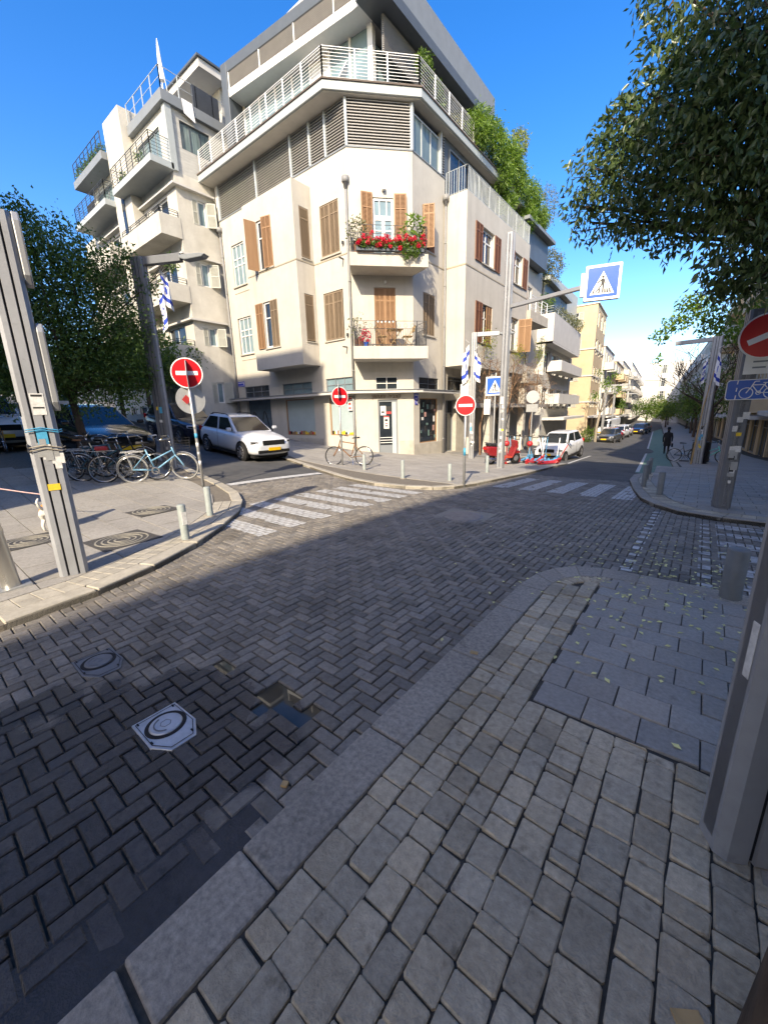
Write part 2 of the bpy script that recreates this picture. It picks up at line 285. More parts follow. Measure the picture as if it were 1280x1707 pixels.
# unit paving in herringbone
CR = np.array(((0.78195,0.62287,-0.02424),(0.13382,-0.20572,-0.96942),(-0.60881,0.75479,-0.24422)))
def pix(x, y, z):
    c = CR @ np.array((x, y, z-1.6))
    return (640+655*c[0]/c[2], 853.5+655*c[1]/c[2], c[2]) if c[2] > .05 else (-1e6, -1e6, c[2])
def seen(x, y, z=0, m=170):
    a, b, d = pix(x, y, z); return d > .05 and -m < a < 1280+m and -200 < b < 1707+m
random.seed(4); S = .085
HOLES = [[(-1.98,1.08),(-1.96,1.25),(-1.53,1.26),(-1.52,1.10),(-1.70,1.06)], [(-2.45,1.1),(-2.45,1.2),(-2.34,1.2),(-2.34,1.1)]]
PLATES = [(-2.115,.66),(-3.125,.63)]
def skip_brick(x, y):
    if any(inpoly((x, y), h) for h in HOLES): return True
    return x > -1.34 and y < .6   # asphalt gutter patch by the kerb
def brickmesh(l, w, name, m, ch=.006, h=.06):
    a, b = l/2-.004, w/2-.004; c = ch
    mb = MB(); mb.add([(-a,-b,-h),(a,-b,-h),(a,b,-h),(-a,b,-h),(-a,-b,-c),(a,-b,-c),(a,b,-c),(-a,b,-c),(-a+c,-b+c,0),(a-c,-b+c,0),(a-c,b-c,0),(-a+c,b-c,0)],
        [(0,1,5,4),(1,2,6,5),(2,3,7,6),(3,0,4,7),(4,5,9,8),(5,6,10,9),(6,7,11,10),(7,4,8,11),(8,9,10,11)])
    return mb
cells = []
for i in range(-106, 33):
    for j in range(-17, 154):
        k = (i+j) % 4
        if k == 0: x, y, l, w_ = (i+1)*S, (j+.5)*S, 2*S, S
        elif k == 2: x, y, l, w_ = (i+.5)*S, (j+1)*S, S, 2*S
        else: continue
        if y < 3 and x < -6.6: continue
        if not any(onroad(x+a*l*.5, y+b*w_*.5) for a in (-1,1) for b in (-1,1)) or not seen(x, y) or skip_brick(x, y): continue
        cells.append((pix(x, y, 0)[2], x, y, l, w_))
cells.sort()
bm1 = brickmesh(2*S, S, 'brick', 'paver').mesh('brick', 'paver'); bm2 = brickmesh(S, 2*S, 'brick', 'paver').mesh('brick', 'paver')
rest = MB(); tmpl = {True: brickmesh(2*S, S, '', ''), False: brickmesh(S, 2*S, '', '')}; nb = 0
for d, x, y, l, w_ in cells:
    a, b, dd = pix(x, y, 0); dz = random.uniform(-.003, .003)
    if any(abs(x-px_) < .27 and abs(y-py_) < .2 for px_, py_ in PLATES): dz -= .006
    if nb < 300 and -40 < a < 1320 and b < 1740:
        nb += 1; o = link('brick', bm1 if l > w_ else bm2, road); o.location = (x, y, G(x, y)+ROAD+dz); o.rotation_euler = (random.gauss(0,.012), random.gauss(0,.012), random.gauss(0,.008))
    else:
        t = tmpl[l > w_]; tx, ty = random.gauss(0,.01), random.gauss(0,.01)
        rest.add([(x+v[0], y+v[1], G(x+v[0], y+v[1])+ROAD+dz+v[2]+tx*v[0]+ty*v[1]) for v in t.v], t.f)
stuff(rest.build('bricks', 'paver', road))
# zebra paint lies brick by brick so the joints stay open
mat('paint_worn', (.55,.55,.53), .8, .3, 9, .2, 90, c2=(.20,.20,.20))
def stripe(x0, x1, y0, y1, name='zebra_stripe', m='paint_white'):
    mb = MB()
    for d, x, y, l, w_ in cells:
        a0, a1 = max(x0, x-l/2+.007), min(x1, x+l/2-.007); b0, b1 = max(y0, y-w_/2+.007), min(y1, y+w_/2-.007)
        if a1-a0 > .01 and b1-b0 > .01 and random.random() > .035:
            mb.add([(p, q, G(p, q)+ROAD+.0055) for p, q in ((a0,b0),(a1,b0),(a1,b1),(a0,b1))], [(0,1,2,3)])
    if mb.v: mb.build(name, m, road)
for k in range(8): stripe(-6.75+.0*k, -4.75, 3.05+.56*k, 3.38+.56*k)
for k in range(5): stripe(-4.0+.66*k, -3.62+.66*k, 9.3, 11.9)
for k in range(6): stripe(.32, 1.9, 4.55+.56*k, 4.84+.56*k, m='paint_worn')
for k in range(13): stripe(-.52, -.40, 4.6+.29*k, 4.73+.29*k, 'lane_dash')
for k in range(11): stripe(.14, .26, 4.55+.29*k, 4.68+.29*k, 'lane_dash', 'paint_worn')
# asphalt gutter, missing bricks with debris
sheet('gutter', [(-1.52,-1.5),(-1.17,-1.5),(-1.17,.75),(-1.45,.75)], ROAD-.004, 'gutter', .25, 0, road)
mat('puddle', (.060,.052,.040), .015, .2, 4, spec=.5); MATS['puddle'].node_tree.nodes['Principled BSDF'].inputs['Roughness'].default_value = .01
for l_ in list(MATS['puddle'].node_tree.links):
    if l_.to_socket.name == 'Roughness': MATS['puddle'].node_tree.links.remove(l_)
for k, (x0, x1, y0, y1) in enumerate(((-2.12,-1.36,.9,1.36),(-2.5,-2.3,1.05,1.25))):
    o = MB().add([(x0,y0,ROAD-.016),(x1,y0,ROAD-.016),(x1,y1,ROAD-.016),(x0,y1,ROAD-.016)], [(0,1,2,3)]).build('puddle_water', 'puddle', None); o['kind'] = 'structure'
# octagon cut manhole plates
mat('cover_metal', (.50,.515,.54), .42, .1, 14, .15, 90, metal=.45, isl=0); mat('cover_dark', (.17,.18,.195), .5, .1, 14, .15, 90, metal=.35)
def cover(px, py, lab, m):
    t = thing('water_cover', lab, 'manhole cover', (px, py, ROAD)); P = [(-.175,-.125),(-.175,.115),(.06,.125),(.18,.07),(.18,-.06),(.075,-.125)]; n = len(P)
    mb = MB(); mb.prism(P, -.055, .001); mb.build('plate', m, t, bevel=.004)
    sc = lambda k: [(x*k, y*k) for x, y in P]
    g = MB(); A, B = sc(.9), sc(.87); g.add([(x,y,.003) for x,y in A]+[(x,y,.003) for x,y in B], [(i,(i+1)%n,n+(i+1)%n,n+i) for i in range(n)]); g.build('groove', 'slot_black', t)
    ring = MB().lathe([(.085,.0015),(.085,.0042),(.104,.0042),(.106,.0015)], (-.03,.0,0), n=36); ring.build('ring', 'slot_black', t)
    lid = MB().lathe([(0,.010),(.078,.010),(.083,.006),(.084,.001)], (-.03,0,0), n=36).build('lid', m, t)
    MB().lathe([(.026,.0101),(.028,.0125),(.031,.0101)], (-.03,0,0), n=6).build('emblem', 'cover_dark', lid)
    for k in range(10):
        a = R_(200+k*15); MB().obox((-.03+.058*math.cos(a), .058*math.sin(a), .011), (.007*math.sin(a), -.007*math.cos(a), 0), (.004*math.cos(a), .004*math.sin(a), 0), (0,0,.0015)).build('raised_letter', 'cover_dark', lid)
    for x, y in ((-.15,-.1),(-.15,.09),(.13,.07),(.05,-.105)): MB().obox((x,y,.003),(.011,0,0),(0,.004,0),(0,0,.002)).build('bolt', 'slot_black', t)
    return t
cover(-2.115,.66, 'bluish steel water cover with bent octagon plate, the nearer of two in the road', 'cover_metal')
cover(-3.125,.63, 'darker octagon water cover beside the far gutter of the brick road', 'cover_dark')
# square inspection cover in the crossing
mat('cover_frame', (.30,.28,.23), .8, .15, 30, .2, 80)
t = thing('manhole_cover', 'pale framed manhole cover set in the middle of the crossroads', 'manhole cover', (-2.95,5.75,G(-2.95,5.75)+ROAD))
MB().box(-.42,.42,-.42,.42,-.05,.004).build('frame', 'cover_frame', t); MB().lathe([(0,.011),(.29,.011),(.31,.009),(.33,.004)], (0,0,0), n=28).build('lid', 'cover_dark', t)
# ---- near pavement: kerb stones, setts, slabs ----
near = struct(sheet('near_pavement', near_poly, -.013, 'mortar', 1.0, .12))
def stone(mb, x0, x1, y0, y1, top=0, j=.004, h=.05, jit=0, ch=.008):
    q = [(x0+j,y0+j),(x1-j,y0+j),(x1-j,y1-j),(x0+j,y1-j)]; q = [(a+random.uniform(-jit,jit), b+random.uniform(-jit,jit)) for a, b in q]
    cx, cy = sum(a for a, b in q)/4, sum(b for a, b in q)/4
    if ch > .004:   # rounded corners: octagon top
        o8 = []
        for k in range(4):
            (ax, ay), (bx, by), (px_, py_) = q[k], q[(k+1) % 4], q[k-1]
            r = random.uniform(.05, .13)
            o8 += [(ax+(px_-ax)*r, ay+(py_-ay)*r), (ax+(bx-ax)*r, ay+(by-ay)*r)]
        o8 = [(a+(q[k//2][0]-a)*.35, b+(q[k//2][1]-b)*.35) for k, (a, b) in enumerate(o8)]
    else: o8 = q
    n = len(o8); ins = [(cx+(a-cx)*(1-ch*2.4/max(x1-x0, .05)), cy+(b-cy)*(1-ch*2.4/max(y1-y0, .05))) for a, b in o8]
    tl = [random.gauss(0, .0016) for _ in range(2)]
    mb.add([(a,b,top-h) for a,b in o8]+[(a,b,top-ch) for a,b in o8]+[(a,b,top+tl[0]*(a-cx)*20+tl[1]*(b-cy)*20) for a,b in ins],
        [(i,(i+1)%n,n+(i+1)%n,n+i) for i in range(n)]+[(n+i,n+(i+1)%n,2*n+(i+1)%n,2*n+i) for i in range(n)]+[tuple(range(2*n,3*n))])
    return mb
for y0, y1 in ((-1.2,-.75),(-.75,-.3),(-.3,.11),(.125,.53),(.53,1.285),(1.29,2.15),(2.15,2.95),(2.95,3.45)):
    mb = MB(); mb.box(-1.17,-.945,y0+.003,y1-.003,-.14,.004); mb.build('kerb_stone', 'granite', near, bevel=.012)
ko = near_poly[1:7]; ki = [(-.945,3.45),(-.93,3.66),(-.87,3.85),(-.76,3.98),(-.6,4.08),(-.3,4.12)]
for k in range(5):
    MB().prism([ko[k], ki[k], ki[k+1], ko[k+1]], -.14, .003).build('kerb_stone', 'granite', near, bevel=.01)
xk = -.3
while xk < 4: MB().box(xk+.003, xk+.797, 4.12, 4.36, -.14, -.02+.02*(xk < .4)).build('kerb_stone', 'granite', near, bevel=.01); xk += .8
ns = 0; rs = MB()
def sett(x0, x1, y0, y1, **k):
    global ns
    xm, ym = (x0+x1)/2, (y0+y1)/2
    if not seen(xm, ym, 0, 120): return
    mb = stone(MB(), x0, x1, y0, y1, random.uniform(-.005,.004), random.uniform(.0015,.004), jit=.004, ch=.0045)
    if ns < 300: mb.build('sett', 'cobble', near); ns += 1
    else: rs.v += []; rs.add(mb.v, mb.f)
cols = [(-.94,-.82),(-.82,-.70),(-.70,-.58)]; x = -.58
while x < 1.2: wd = random.choice([.10,.112,.125,.118,.135]); cols.append((x, x+wd)); x += wd
for ci, (x0, x1) in enumerate(cols):
    y = -.9+random.random()*.1; top = 1.98 if x0 > -.60 else (3.72 if x0 < -.75 else 3.98)
    if x0 > .35: top = 1.45
    while y < top:
        l = random.choice([.095,.11,.12,.13,.15,.18]) if random.random() > .12 else .055
        sett(x0, x1, y, min(y+l, top)); y += l
for k in range(16):   # fan of small setts inside the kerb bend
    a0, a1 = 178-k*6.2, 178-(k+1)*6.2
    for r0, r1 in ((.30,.40),(.20,.30)):
        c = (-.58,3.72); q = [(c[0]+r*math.cos(R_(a)), c[1]+r*math.sin(R_(a))) for r, a in ((r0,a0),(r1,a0),(r1,a1),(r0,a1))]
        if ns < 300: MB().prism(q, -.04, random.uniform(-.003,.002)).build('sett', 'cobble', near, bevel=.006, seg=1); ns += 1
        else: rs.prism(q, -.04, random.uniform(-.003,.002))
if rs.v: stuff(rs.build('setts', 'cobble', near))
row = 0; y = 2.0
while y < 4.1:
    h_ = .205; x = -.56-(row % 2)*.13
    while x < 2.2:
        x0 = max(x, -.575 if y < 3.9 else -.5)
        if x+.25-x0 > .05: stone(MB(), x0, x+.25, y, y+h_, random.uniform(-.003,.002), .003, ch=.003).build('slab', 'slab', near)
        x += .25
    y += h_; row += 1
row = 0; y = 1.45
while y < 1.99:
    x = .36
    while x < 2.2: stone(MB(), x, x+.25, y, y+.18, random.uniform(-.003,.002), .003, ch=.003).build('slab', 'slab', near); x += .25
    y += .18
# ---- left pavement ----
left = struct(sheet('left_pavement', left_poly, -.02, 'sand_joint', 1.0, .13))
def inset(edge, d):
    out = []
    for i, p in enumerate(edge):
        a = Vector(edge[max(i-1, 0)]); b = Vector(edge[min(i+1, len(edge)-1)]); t_ = (b-a).normalized(); out.append((p[0]-t_.y*d, p[1]+t_.x*d))
    return out
def edge_stones(edge, d0, d1, ln, m, parent, off=0., name='kerb_stone', side=1, maxn=80, bev=.008, h=.11):
    A, B = inset(edge, d0*side), inset(edge, d1*side); n = 0
    for i in range(len(edge)-1):
        L_ = math.dist(edge[i], edge[i+1]); k = max(1, round(L_/ln))
        for q in range(k):
            f = lambda P, t: (P[i][0]+(P[i+1][0]-P[i][0])*t, P[i][1]+(P[i+1][1]-P[i][1])*t)
            t0, t1 = (q+.015)/k, (q+.985)/k; pts = [f(A,t0), f(A,t1), f(B,t1), f(B,t0)]
            if not seen(pts[0][0], pts[0][1], 0, 60): continue
            n += 1
            if n > maxn: return
            zs = [G(*p)+off for p in pts]
            mb = MB(); mb.hexa([(p[0],p[1],z-h) for p, z in zip(pts, zs)]+[(p[0],p[1],z) for p, z in zip(pts, zs)]); mb.build(name, m, parent, bevel=bev, seg=1)
edge_stones(left_edge, -.0, .2, .8, 'limestone', left, .004, side=1)
edge_stones(left_edge[1:9], .21, .36, .16, 'limestone', left, .0, 'tactile_stone', h=.03, bev=.004)
edge_stones(left_edge[1:9], .365, .52, .16, 'limestone', left, .0, 'tactile_stone', h=.03, bev=.004)
def clip(poly, a, b):   # keep the part left of a->b
    out = []; sd = lambda p: (b[0]-a[0])*(p[1]-a[1])-(b[1]-a[1])*(p[0]-a[0])
    for i in range(len(poly)):
        p, q = poly[i], poly[(i+1) % len(poly)]; sp_, sq = sd(p), sd(q)
        if sp_ >= 0: out.append(p)
        if sp_*sq < 0: t_ = sp_/(sp_-sq); out.append((p[0]+(q[0]-p[0])*t_, p[1]+(q[1]-p[1])*t_))
    return out
def slabs(x0, x1, y0, y1, lx, ly, edge, m, parent, name='slab', stag=.5, maxn=290, off=0.):
    n = 0; r = 0; y = y0; rest_ = MB()
    while y < y1:
        x = x0-(r % 2)*lx*stag
        while x < x1:
            j = .005; q = [(x+j,y+j),(x+lx-j,y+j),(x+lx-j,y+ly-j),(x+j,y+ly-j)]
            if seen(x+lx/2, y+ly/2, 0, 40):
                for a, b in zip(edge[:-1], edge[1:]):
                    q = clip(q, a, b)
                    if len(q) < 3: break
                ar = abs(sum(q[i][0]*q[(i+1)%len(q)][1]-q[(i+1)%len(q)][0]*q[i][1] for i in range(len(q))))/2 if len(q) > 2 else 0
                if ar > .004:
                    n += 1; dz = random.uniform(-.002,.002)+off; k = len(q)
                    mb = MB().add([(a,b,G(a,b)-.03) for a,b in q]+[(a,b,G(a,b)+dz) for a,b in q], [tuple(range(k,2*k))]+[(i,(i+1)%k,k+(i+1)%k,k+i) for i in range(k)])
                    if n <= maxn: mb.build(name, m, parent)
                    else: rest_.add(mb.v, mb.f)
            x += lx
        y += ly; r += 1
    if rest_.v: stuff(rest_.build(name+'s', m, parent))
slabs(-13.5, -4.3, -.6, 5.6, .62, .42, inset(left_edge[1:], .53), 'slab_light', left)
# ---- corner pavement and right pavement ----
corner = struct(sheet('corner_pavement', corner_poly, -.012, 'sand_joint', 1.0, .12))
edge_stones(corner_edge[1:-1], .0, .2, .9, 'limestone', corner, .004, side=1)
slabs(-16.5, -4.4, 7.4, 18.6, .62, .42, inset(corner_edge[1:12], .21), 'slab_light', corner)
sheet('paving_field', [(-60,10.6),(-16.8,10.0),(-16.8,13.9),(-60,13.9)], -.004, 'paving_far', 1., 0, corner)
sheet('paving_field', [(-10.9,18.7),(-7.4,19.3),(FX(-7.4,160),160),(FX(-12,160),160)], -.004, 'paving_far', 1., 0, corner)
right = struct(sheet('right_pavement', right_poly, -.012, 'mortar', 1.0, .12))
edge_stones([(3.4,7.95)]+right_poly[1:13], .0, .2, .8, 'granite', right, .004, side=-1)
edge_stones([(3.4,7.95)]+right_poly[1:10], .21, .5, .2, 'cobble', right, .0, 'sett', side=-1, h=.03, bev=.005)
slabs(-1.6, 3.4, 8.2, 20, .42, .3, inset(right_poly[1:9], -.51)[::-1], 'slab', right)
sheet('paving_field', [(-.5,20.1),(3.6,20.1),(FX(3.6,160),160),(FX(-.4,160),160)], -.004, 'slab', 1., 0, right)
# ---------------- facades ----------------
class Fac:
    def __init__(s, P0, P1):
        s.p = Vector((P0[0], P0[1], 0)); d = Vector((P1[0]-P0[0], P1[1]-P0[1], 0)); s.L = d.length; s.d = d/s.L; s.n = Vector((s.d.y, -s.d.x, 0))
    def pt(s, u, z, o=0): return s.p+s.d*u+s.n*o+Vector((0,0,z))
    def box(s, mb, u0, u1, z0, z1, o0, o1):
        return mb.hexa([s.pt(u0,z0,o0), s.pt(u1,z0,o0), s.pt(u1,z0,o1), s.pt(u0,z0,o1), s.pt(u0,z1,o0), s.pt(u1,z1,o0), s.pt(u1,z1,o1), s.pt(u0,z1,o1)])
    def wall(s, mb, u0, u1, z0, z1, holes=(), rev=.18, o=0, back=0):
        us = sorted({u0, u1, *[h[0] for h in holes], *[h[1] for h in holes]}); zs = sorted({z0, z1, *[h[2] for h in holes], *[h[3] for h in holes]})
        us = [u for u in us if u0 <= u <= u1]; zs = [z for z in zs if z0 <= z <= z1]
        for i in range(len(us)-1):
            for j in range(len(zs)-1):
                um, zm = (us[i]+us[i+1])/2, (zs[j]+zs[j+1])/2
                if any(h[0] < um < h[1] and h[2] < zm < h[3] for h in holes): continue
                mb.add([s.pt(us[i],zs[j],o), s.pt(us[i+1],zs[j],o), s.pt(us[i+1],zs[j+1],o), s.pt(us[i],zs[j+1],o)], [(0,1,2,3)])
        for a, b, c, e in holes:
            for (p, q) in (((a,c),(b,c)),((b,c),(b,e)),((b,e),(a,e)),((a,e),(a,c))):
                mb.add([s.pt(*p,o), s.pt(*q,o), s.pt(*q,o-rev), s.pt(*p,o-rev)], [(0,1,2,3)])
        if back: s.box(mb, u0, u1, z0, z1, o-back-.01, o-back)
def window(F, u0, u1, z0, z1, par, nu=2, rows=(.68,), o=-.14, m='white_paint', gm='glass', fw=.06, bw=.035, sill=None):
    mb = MB(); F.box(mb, u0, u0+fw, z0, z1, o, o+.06); F.box(mb, u1-fw, u1, z0, z1, o, o+.06); F.box(mb, u0+fw, u1-fw, z0, z0+fw, o, o+.06); F.box(mb, u0+fw, u1-fw, z1-fw, z1, o, o+.06)
    for k in range(1, nu): u = u0+(u1-u0)*k/nu; F.box(mb, u-bw/2, u+bw/2, z0+fw, z1-fw, o+.005, o+.05)
    for r in rows: z = z0+(z1-z0)*r; F.box(mb, u0+fw, u1-fw, z-bw/2, z+bw/2, o+.002, o+.052)
    w_ = mb.build('window', m, par)
    g = MB(); F.box(g, u0+fw*.5, u1-fw*.5, z0+fw*.5, z1-fw*.5, o+.012, o+.02); g.build('pane', gm, w_)
    if sill: g = MB(); F.box(g, u0-.06, u1+.06, z0-.06, z0-.002, -.1, .07); g.build('sill', sill, w_)
    return w_
def leaf_shutter(F, u0, u1, z0, z1, par, m='wood_shutter', o=.02, ang=0, hinge='l', rail=.78, cols=2, th=.035):
    """slatted shutter leaf; ang swings it about its hinge side"""
    w_ = u1-u0; hp = F.pt(u0 if hinge == 'l' else u1, 0, o); sg = 1 if hinge == 'l' else -1
    a = R_(ang)*sg; d = F.d*sg; dd = d*math.cos(a)+F.n*abs(math.sin(a)); nn = F.n*math.cos(a)-d*math.sin(abs(a))
    mb = MB()
    def bx(a0, a1, b0, b1, t0, t1):
        P = lambda u, z, t_: hp+dd*u+nn*t_+Vector((0,0,z)); mb.hexa([P(a0,b0,t0),P(a1,b0,t0),P(a1,b0,t1),P(a0,b0,t1),P(a0,b1,t0),P(a1,b1,t0),P(a1,b1,t1),P(a0,b1,t1)])
    fw = .05; bx(0, fw, z0, z1, 0, th); bx(w_-fw, w_, z0, z1, 0, th); bx(fw, w_-fw, z0, z0+fw, 0, th); bx(fw, w_-fw, z1-fw, z1, 0, th)
    zr = z0+(z1-z0)*rail; bx(fw, w_-fw, zr-.025, zr+.025, .001, th+.004)
    for c in range(1, cols): u = w_*c/cols; bx(u-.018, u+.018, z0+fw, z1-fw, .001, th+.002)
    z = z0+fw+.02
    while z < z1-fw-.02: bx(fw, w_-fw, z, z+.022, .006, th-.008); z += .045
    bx(fw, w_-fw, z0+fw, z1-fw, .002, .005)
    return mb.build('shutter', m, par)
def roller(F, u0, u1, z0, z1, par, o=-.02, pitch=.1, m='louver'):
    mb = MB(); z = z0
    while z < z1-.02: k_ = pitch/.1; mb.hexa([F.pt(u0,z,o+.02), F.pt(u1,z,o+.02), F.pt(u1,z+.02*k_,o-.05), F.pt(u0,z+.02*k_,o-.05), F.pt(u0,z+.016*k_,o+.022), F.pt(u1,z+.016*k_,o+.022), F.pt(u1,z+.072*k_,o-.045), F.pt(u0,z+.072*k_,o-.045)]); z += pitch
    b = mb.build('louvre_blind', m, par); stuff(b)
    k = MB(); F.box(k, u0, u1, z0, z1, o-.09, o-.07); k.build('blind_back', 'mid_grey_metal', b); return b
def rail_h(P, z, hgt, par, m, bars=9, post=1.3, pr=.022, br=.009, top=.02, name='railing'):
    """railing along plan points P at floor z: posts, horizontal bars"""
    mb = MB(); hz = (lambda p: z(p)) if callable(z) else (lambda p: z)
    for a, b in zip(P[:-1], P[1:]):
        L_ = math.dist(a, b); n = max(1, round(L_/post))
        for k in range(n+1):
            p = (a[0]+(b[0]-a[0])*k/n, a[1]+(b[1]-a[1])*k/n); mb.box(p[0]-pr, p[0]+pr, p[1]-pr, p[1]+pr, hz(p), hz(p)+hgt)
        for k in range(bars): zz = hgt*(k+.8)/(bars+.5); mb.bar((*a, hz(a)+zz), (*b, hz(b)+zz), br*2, br*2)
        mb.bar((*a, hz(a)+hgt), (*b, hz(b)+hgt), top*2, top*1.4)
    return mb.build(name, m, par)
def rail_v(P, z, hgt, par, m, step=.11, r=.007, name='railing', deco=0):
    mb = MB()
    for a, b in zip(P[:-1], P[1:]):
        L_ = math.dist(a, b); n = max(1, round(L_/step)); d = Vector((b[0]-a[0], b[1]-a[1], 0)).normalized()
        for k in range(n+1):
            p = V(a[0]+(b[0]-a[0])*k/n, a[1]+(b[1]-a[1])*k/n, z); q = .016 if k in (0, n) or k % 9 == 0 else r
            mb.bar(p, p+V(0,0,hgt if k in (0, n) or k % 9 == 0 or not deco else hgt*.7), q*2, q*2, up=d)
            if deco and k % 3 == 1:
                c = p+V(0,0,hgt*.82); mb.tube([c+d*.075*math.cos(t_)+V(0,0,.075*math.sin(t_)) for t_ in [i*math.pi/4 for i in range(8)]], .006, 4, True)
                mb.bar(p+V(0,0,hgt*.2)-d*.05, p+V(0,0,hgt*.55)+d*.05, .009, .009)
        for zz in ([.06, hgt] if not deco else [.06, hgt*.7, hgt]): mb.bar((*a, z+zz), (*b, z+zz), .022, .014)
    return mb.build(name, m, par)
def downpipe(par, x, y, z0, z1, n=(0,-1), m='pipe_grey', hopper=True):
    mb = MB(); c = V(x+n[0]*.07, y+n[1]*.07, 0); mb.tube([c+V(0,0,z0), c+V(0,0,z1)], .055, 10)
    if hopper: mb.tube([c+V(0,0,z1-.2), c+V(0,0,z1+.05), c+V(0,0,z1+.06), c+V(0,0,z1+.26)], [.056,.1,.15,.15], 8)
    z = z0+.8
    while z < z1-.3: mb.tube([c+V(0,0,z), c+V(0,0,z+.05)], .066, 10); z += 1.8
    return mb.build('downpipe', m, par, True)

# ---------------- corner building ----------------
A_ = (-12.6,13.8); B_ = (-10.77,15.76); YW = 18.38; XR = -10.77; XW = -9.62
cb = thing('corner_building', 'cream four storey corner building with chamfered entrance, brown shutters and grey penthouse', 'building')
FL = Fac((-22.2,13.8), A_); FC = Fac(A_, B_); FR = Fac(B_, (XR,YW)); FWs = Fac((XR,YW), (XW,YW)); FWf = Fac((XW,YW), (XW,26.5))
ux = lambda x: x+22.2
BX0, BX1, BY = -18.45, -14.83, 12.77
FB = Fac((BX0,BY), (BX1,BY)); FBs = Fac((BX1,BY), (BX1,13.8))
hl = [(ux(-21.33),ux(-19.02),-.2,2.5),(ux(-21.36),ux(-19.03),2.64,3.26),(ux(-17.73),ux(-15.45),.57,2.40),(ux(-17.83),ux(-15.52),2.64,3.2),(ux(-14.37),ux(-12.78),.6,2.40),(ux(-14.51),ux(-12.72),2.64,3.24),
      (ux(-21.26),ux(-20.12),8.5,10.5),(ux(-21.37),ux(-20.08),5.02,6.92),(ux(-14.31),ux(-13.18),8.33,10.31),(ux(-14.35),ux(-13.12),4.9,6.9)]
mb = MB(); FL.wall(mb, 0, FL.L, -.8, 11.9, hl, .22); mb.build('wall', 'plaster', cb)
hc = [(1.0,1.92,-.9,2.2),(.93,1.94,2.64,3.2),(.96,1.90,4.36,6.86),(.99,1.87,7.86,10.2)]
mb = MB(); FC.wall(mb, 0, FC.L, -.9, 11.9, hc, .2); mb.build('wall', 'plaster', cb)
hr = [(.5,2.17,.12,2.25),(.45,2.2,2.64,3.2),(.75,1.76,8.6,10.28),(.8,1.8,5.1,6.88)]
mb = MB(); FR.wall(mb, 0, FR.L, -1.2, 11.9, hr, .18); mb.build('wall', 'plaster', cb)
hb = [(.95,2.05,8.25,10.3),(.95,2.05,4.85,6.9)]
mb = MB(); FB.wall(mb, 0, FB.L, 3.88, 11.2, hb, .18); FBs.wall(mb, 0, FBs.L, 3.88, 11.2, [(.32,.86,8.35,10.3),(.32,.86,4.9,6.9)], .12)
mb.add([(BX0,BY,3.88),(BX1,BY,3.88),(BX1,13.8,3.88),(BX0,13.8,3.88),(BX0,BY,11.2),(BX1,BY,11.2),(BX1,13.8,11.2),(BX0,13.8,11.2)], [(0,1,2,3),(4,5,6,7),(0,3,7,4)]); mb.build('bay', 'plaster', cb)
hw = [(1.62,3.02,8.62,10.2),(5.75,7.05,8.62,10.2),(1.82,3.1,5.0,6.85),(5.6,6.9,5.0,6.85)]
mb = MB(); FWs.wall(mb, 0, FWs.L, 3.78, 11.13); FWf.wall(mb, 0, FWf.L, 3.78, 11.13, hw, .25)
mb.add([(XR,YW,3.78),(XW,YW,3.78),(XW,26.5,3.78),(XR,26.5,3.78),(XR,YW,11.10),(XW,YW,11.10),(XW,26.5,11.10),(XR,26.5,11.10),(XW,26.5,11.13),(XR,26.5,11.13)], [(0,1,2,3),(4,5,6,7),(3,2,8,9)]); mb.build('wing', 'plaster', cb)
mb = MB(); FX2 = Fac((XR,26.5),(XR-.2,33.2)); FX2.wall(mb, 0, FX2.L, -2.4, 11.3, [(1.2,2.2,8.3,9.9),(3.4,4.4,8.3,9.9),(.8,2.0,4.6,6.6),(3.4,4.4,4.9,6.6)], .2); mb.build('wall', 'plaster', cb)
for a, b, c, e in ((1.2,2.2,8.3,9.9),(3.4,4.4,8.3,9.9),(.8,2.0,4.6,6.6),(3.4,4.4,4.9,6.6)): window(FX2, a, b, c, e, cb, 2, (.6,)); leaf_shutter(FX2, a-.5, a-.02, c, e, cb, 'wood_red')
# bulk behind the facades keeps light out
mb = MB(); mb.prism([(-22.19,14.35),(-12.8,14.35),(-11.3,16.0),(-11.25,33),(-22.19,33)], -1.5, 13.4); mb.build('core', 'dark_inside', cb)
# string course lines and panels
for F_, a, b, z0, z1 in ((FB,-.006,FB.L+.006,8.16,8.21),(FBs,.0,FBs.L,8.16,8.212),(FL,ux(BX1),FL.L,8.16,8.21),(FR,0,FR.L,8.16,8.21),(FWs,0,FWs.L+.018,8.16,8.22),(FWf,0,FWf.L,8.16,8.222),(FL,ux(-21.3),ux(-19.9),8.15,8.18),(FL,ux(-21.3),ux(-19.9),4.7,4.73)):
    mb = MB(); F_.box(mb, a, b, z0, z1, 0, .018); mb.build('string_course', 'band_line', cb)
for F_, a, b, z0, z1 in ((FL, ux(-18.4), ux(-14.9), -.5, .42),(FC, 2.0, FC.L, -.9, .3),(FR, .01, FR.L, -1.1, .1)): mb = MB(); F_.box(mb, a, b, z0, z1, 0, .018); mb.build('plinth', 'plaster_base', cb)
# canopy over the shops
cp = [(-22.9,13.8),(-22.9,13.28),(-12.85,13.28),(-12.5,13.36),(-10.42,15.5),(-10.28,15.8),(-10.28,19.3),(-10.77,19.3),(-10.77,15.76),(-12.6,13.8)]
MB().prism(cp, 2.48, 2.60).build('canopy', 'white_plaster', cb, bevel=.01)
MB().prism([(-22.9,13.8),(-22.9,13.24),(-12.83,13.24),(-12.47,13.33),(-10.38,15.48),(-10.24,15.8),(-10.24,19.3),(-10.77,19.3),(-10.77,15.76),(-12.6,13.8)], 2.602, 2.63).build('canopy_cap', 'mid_grey_metal', cb)
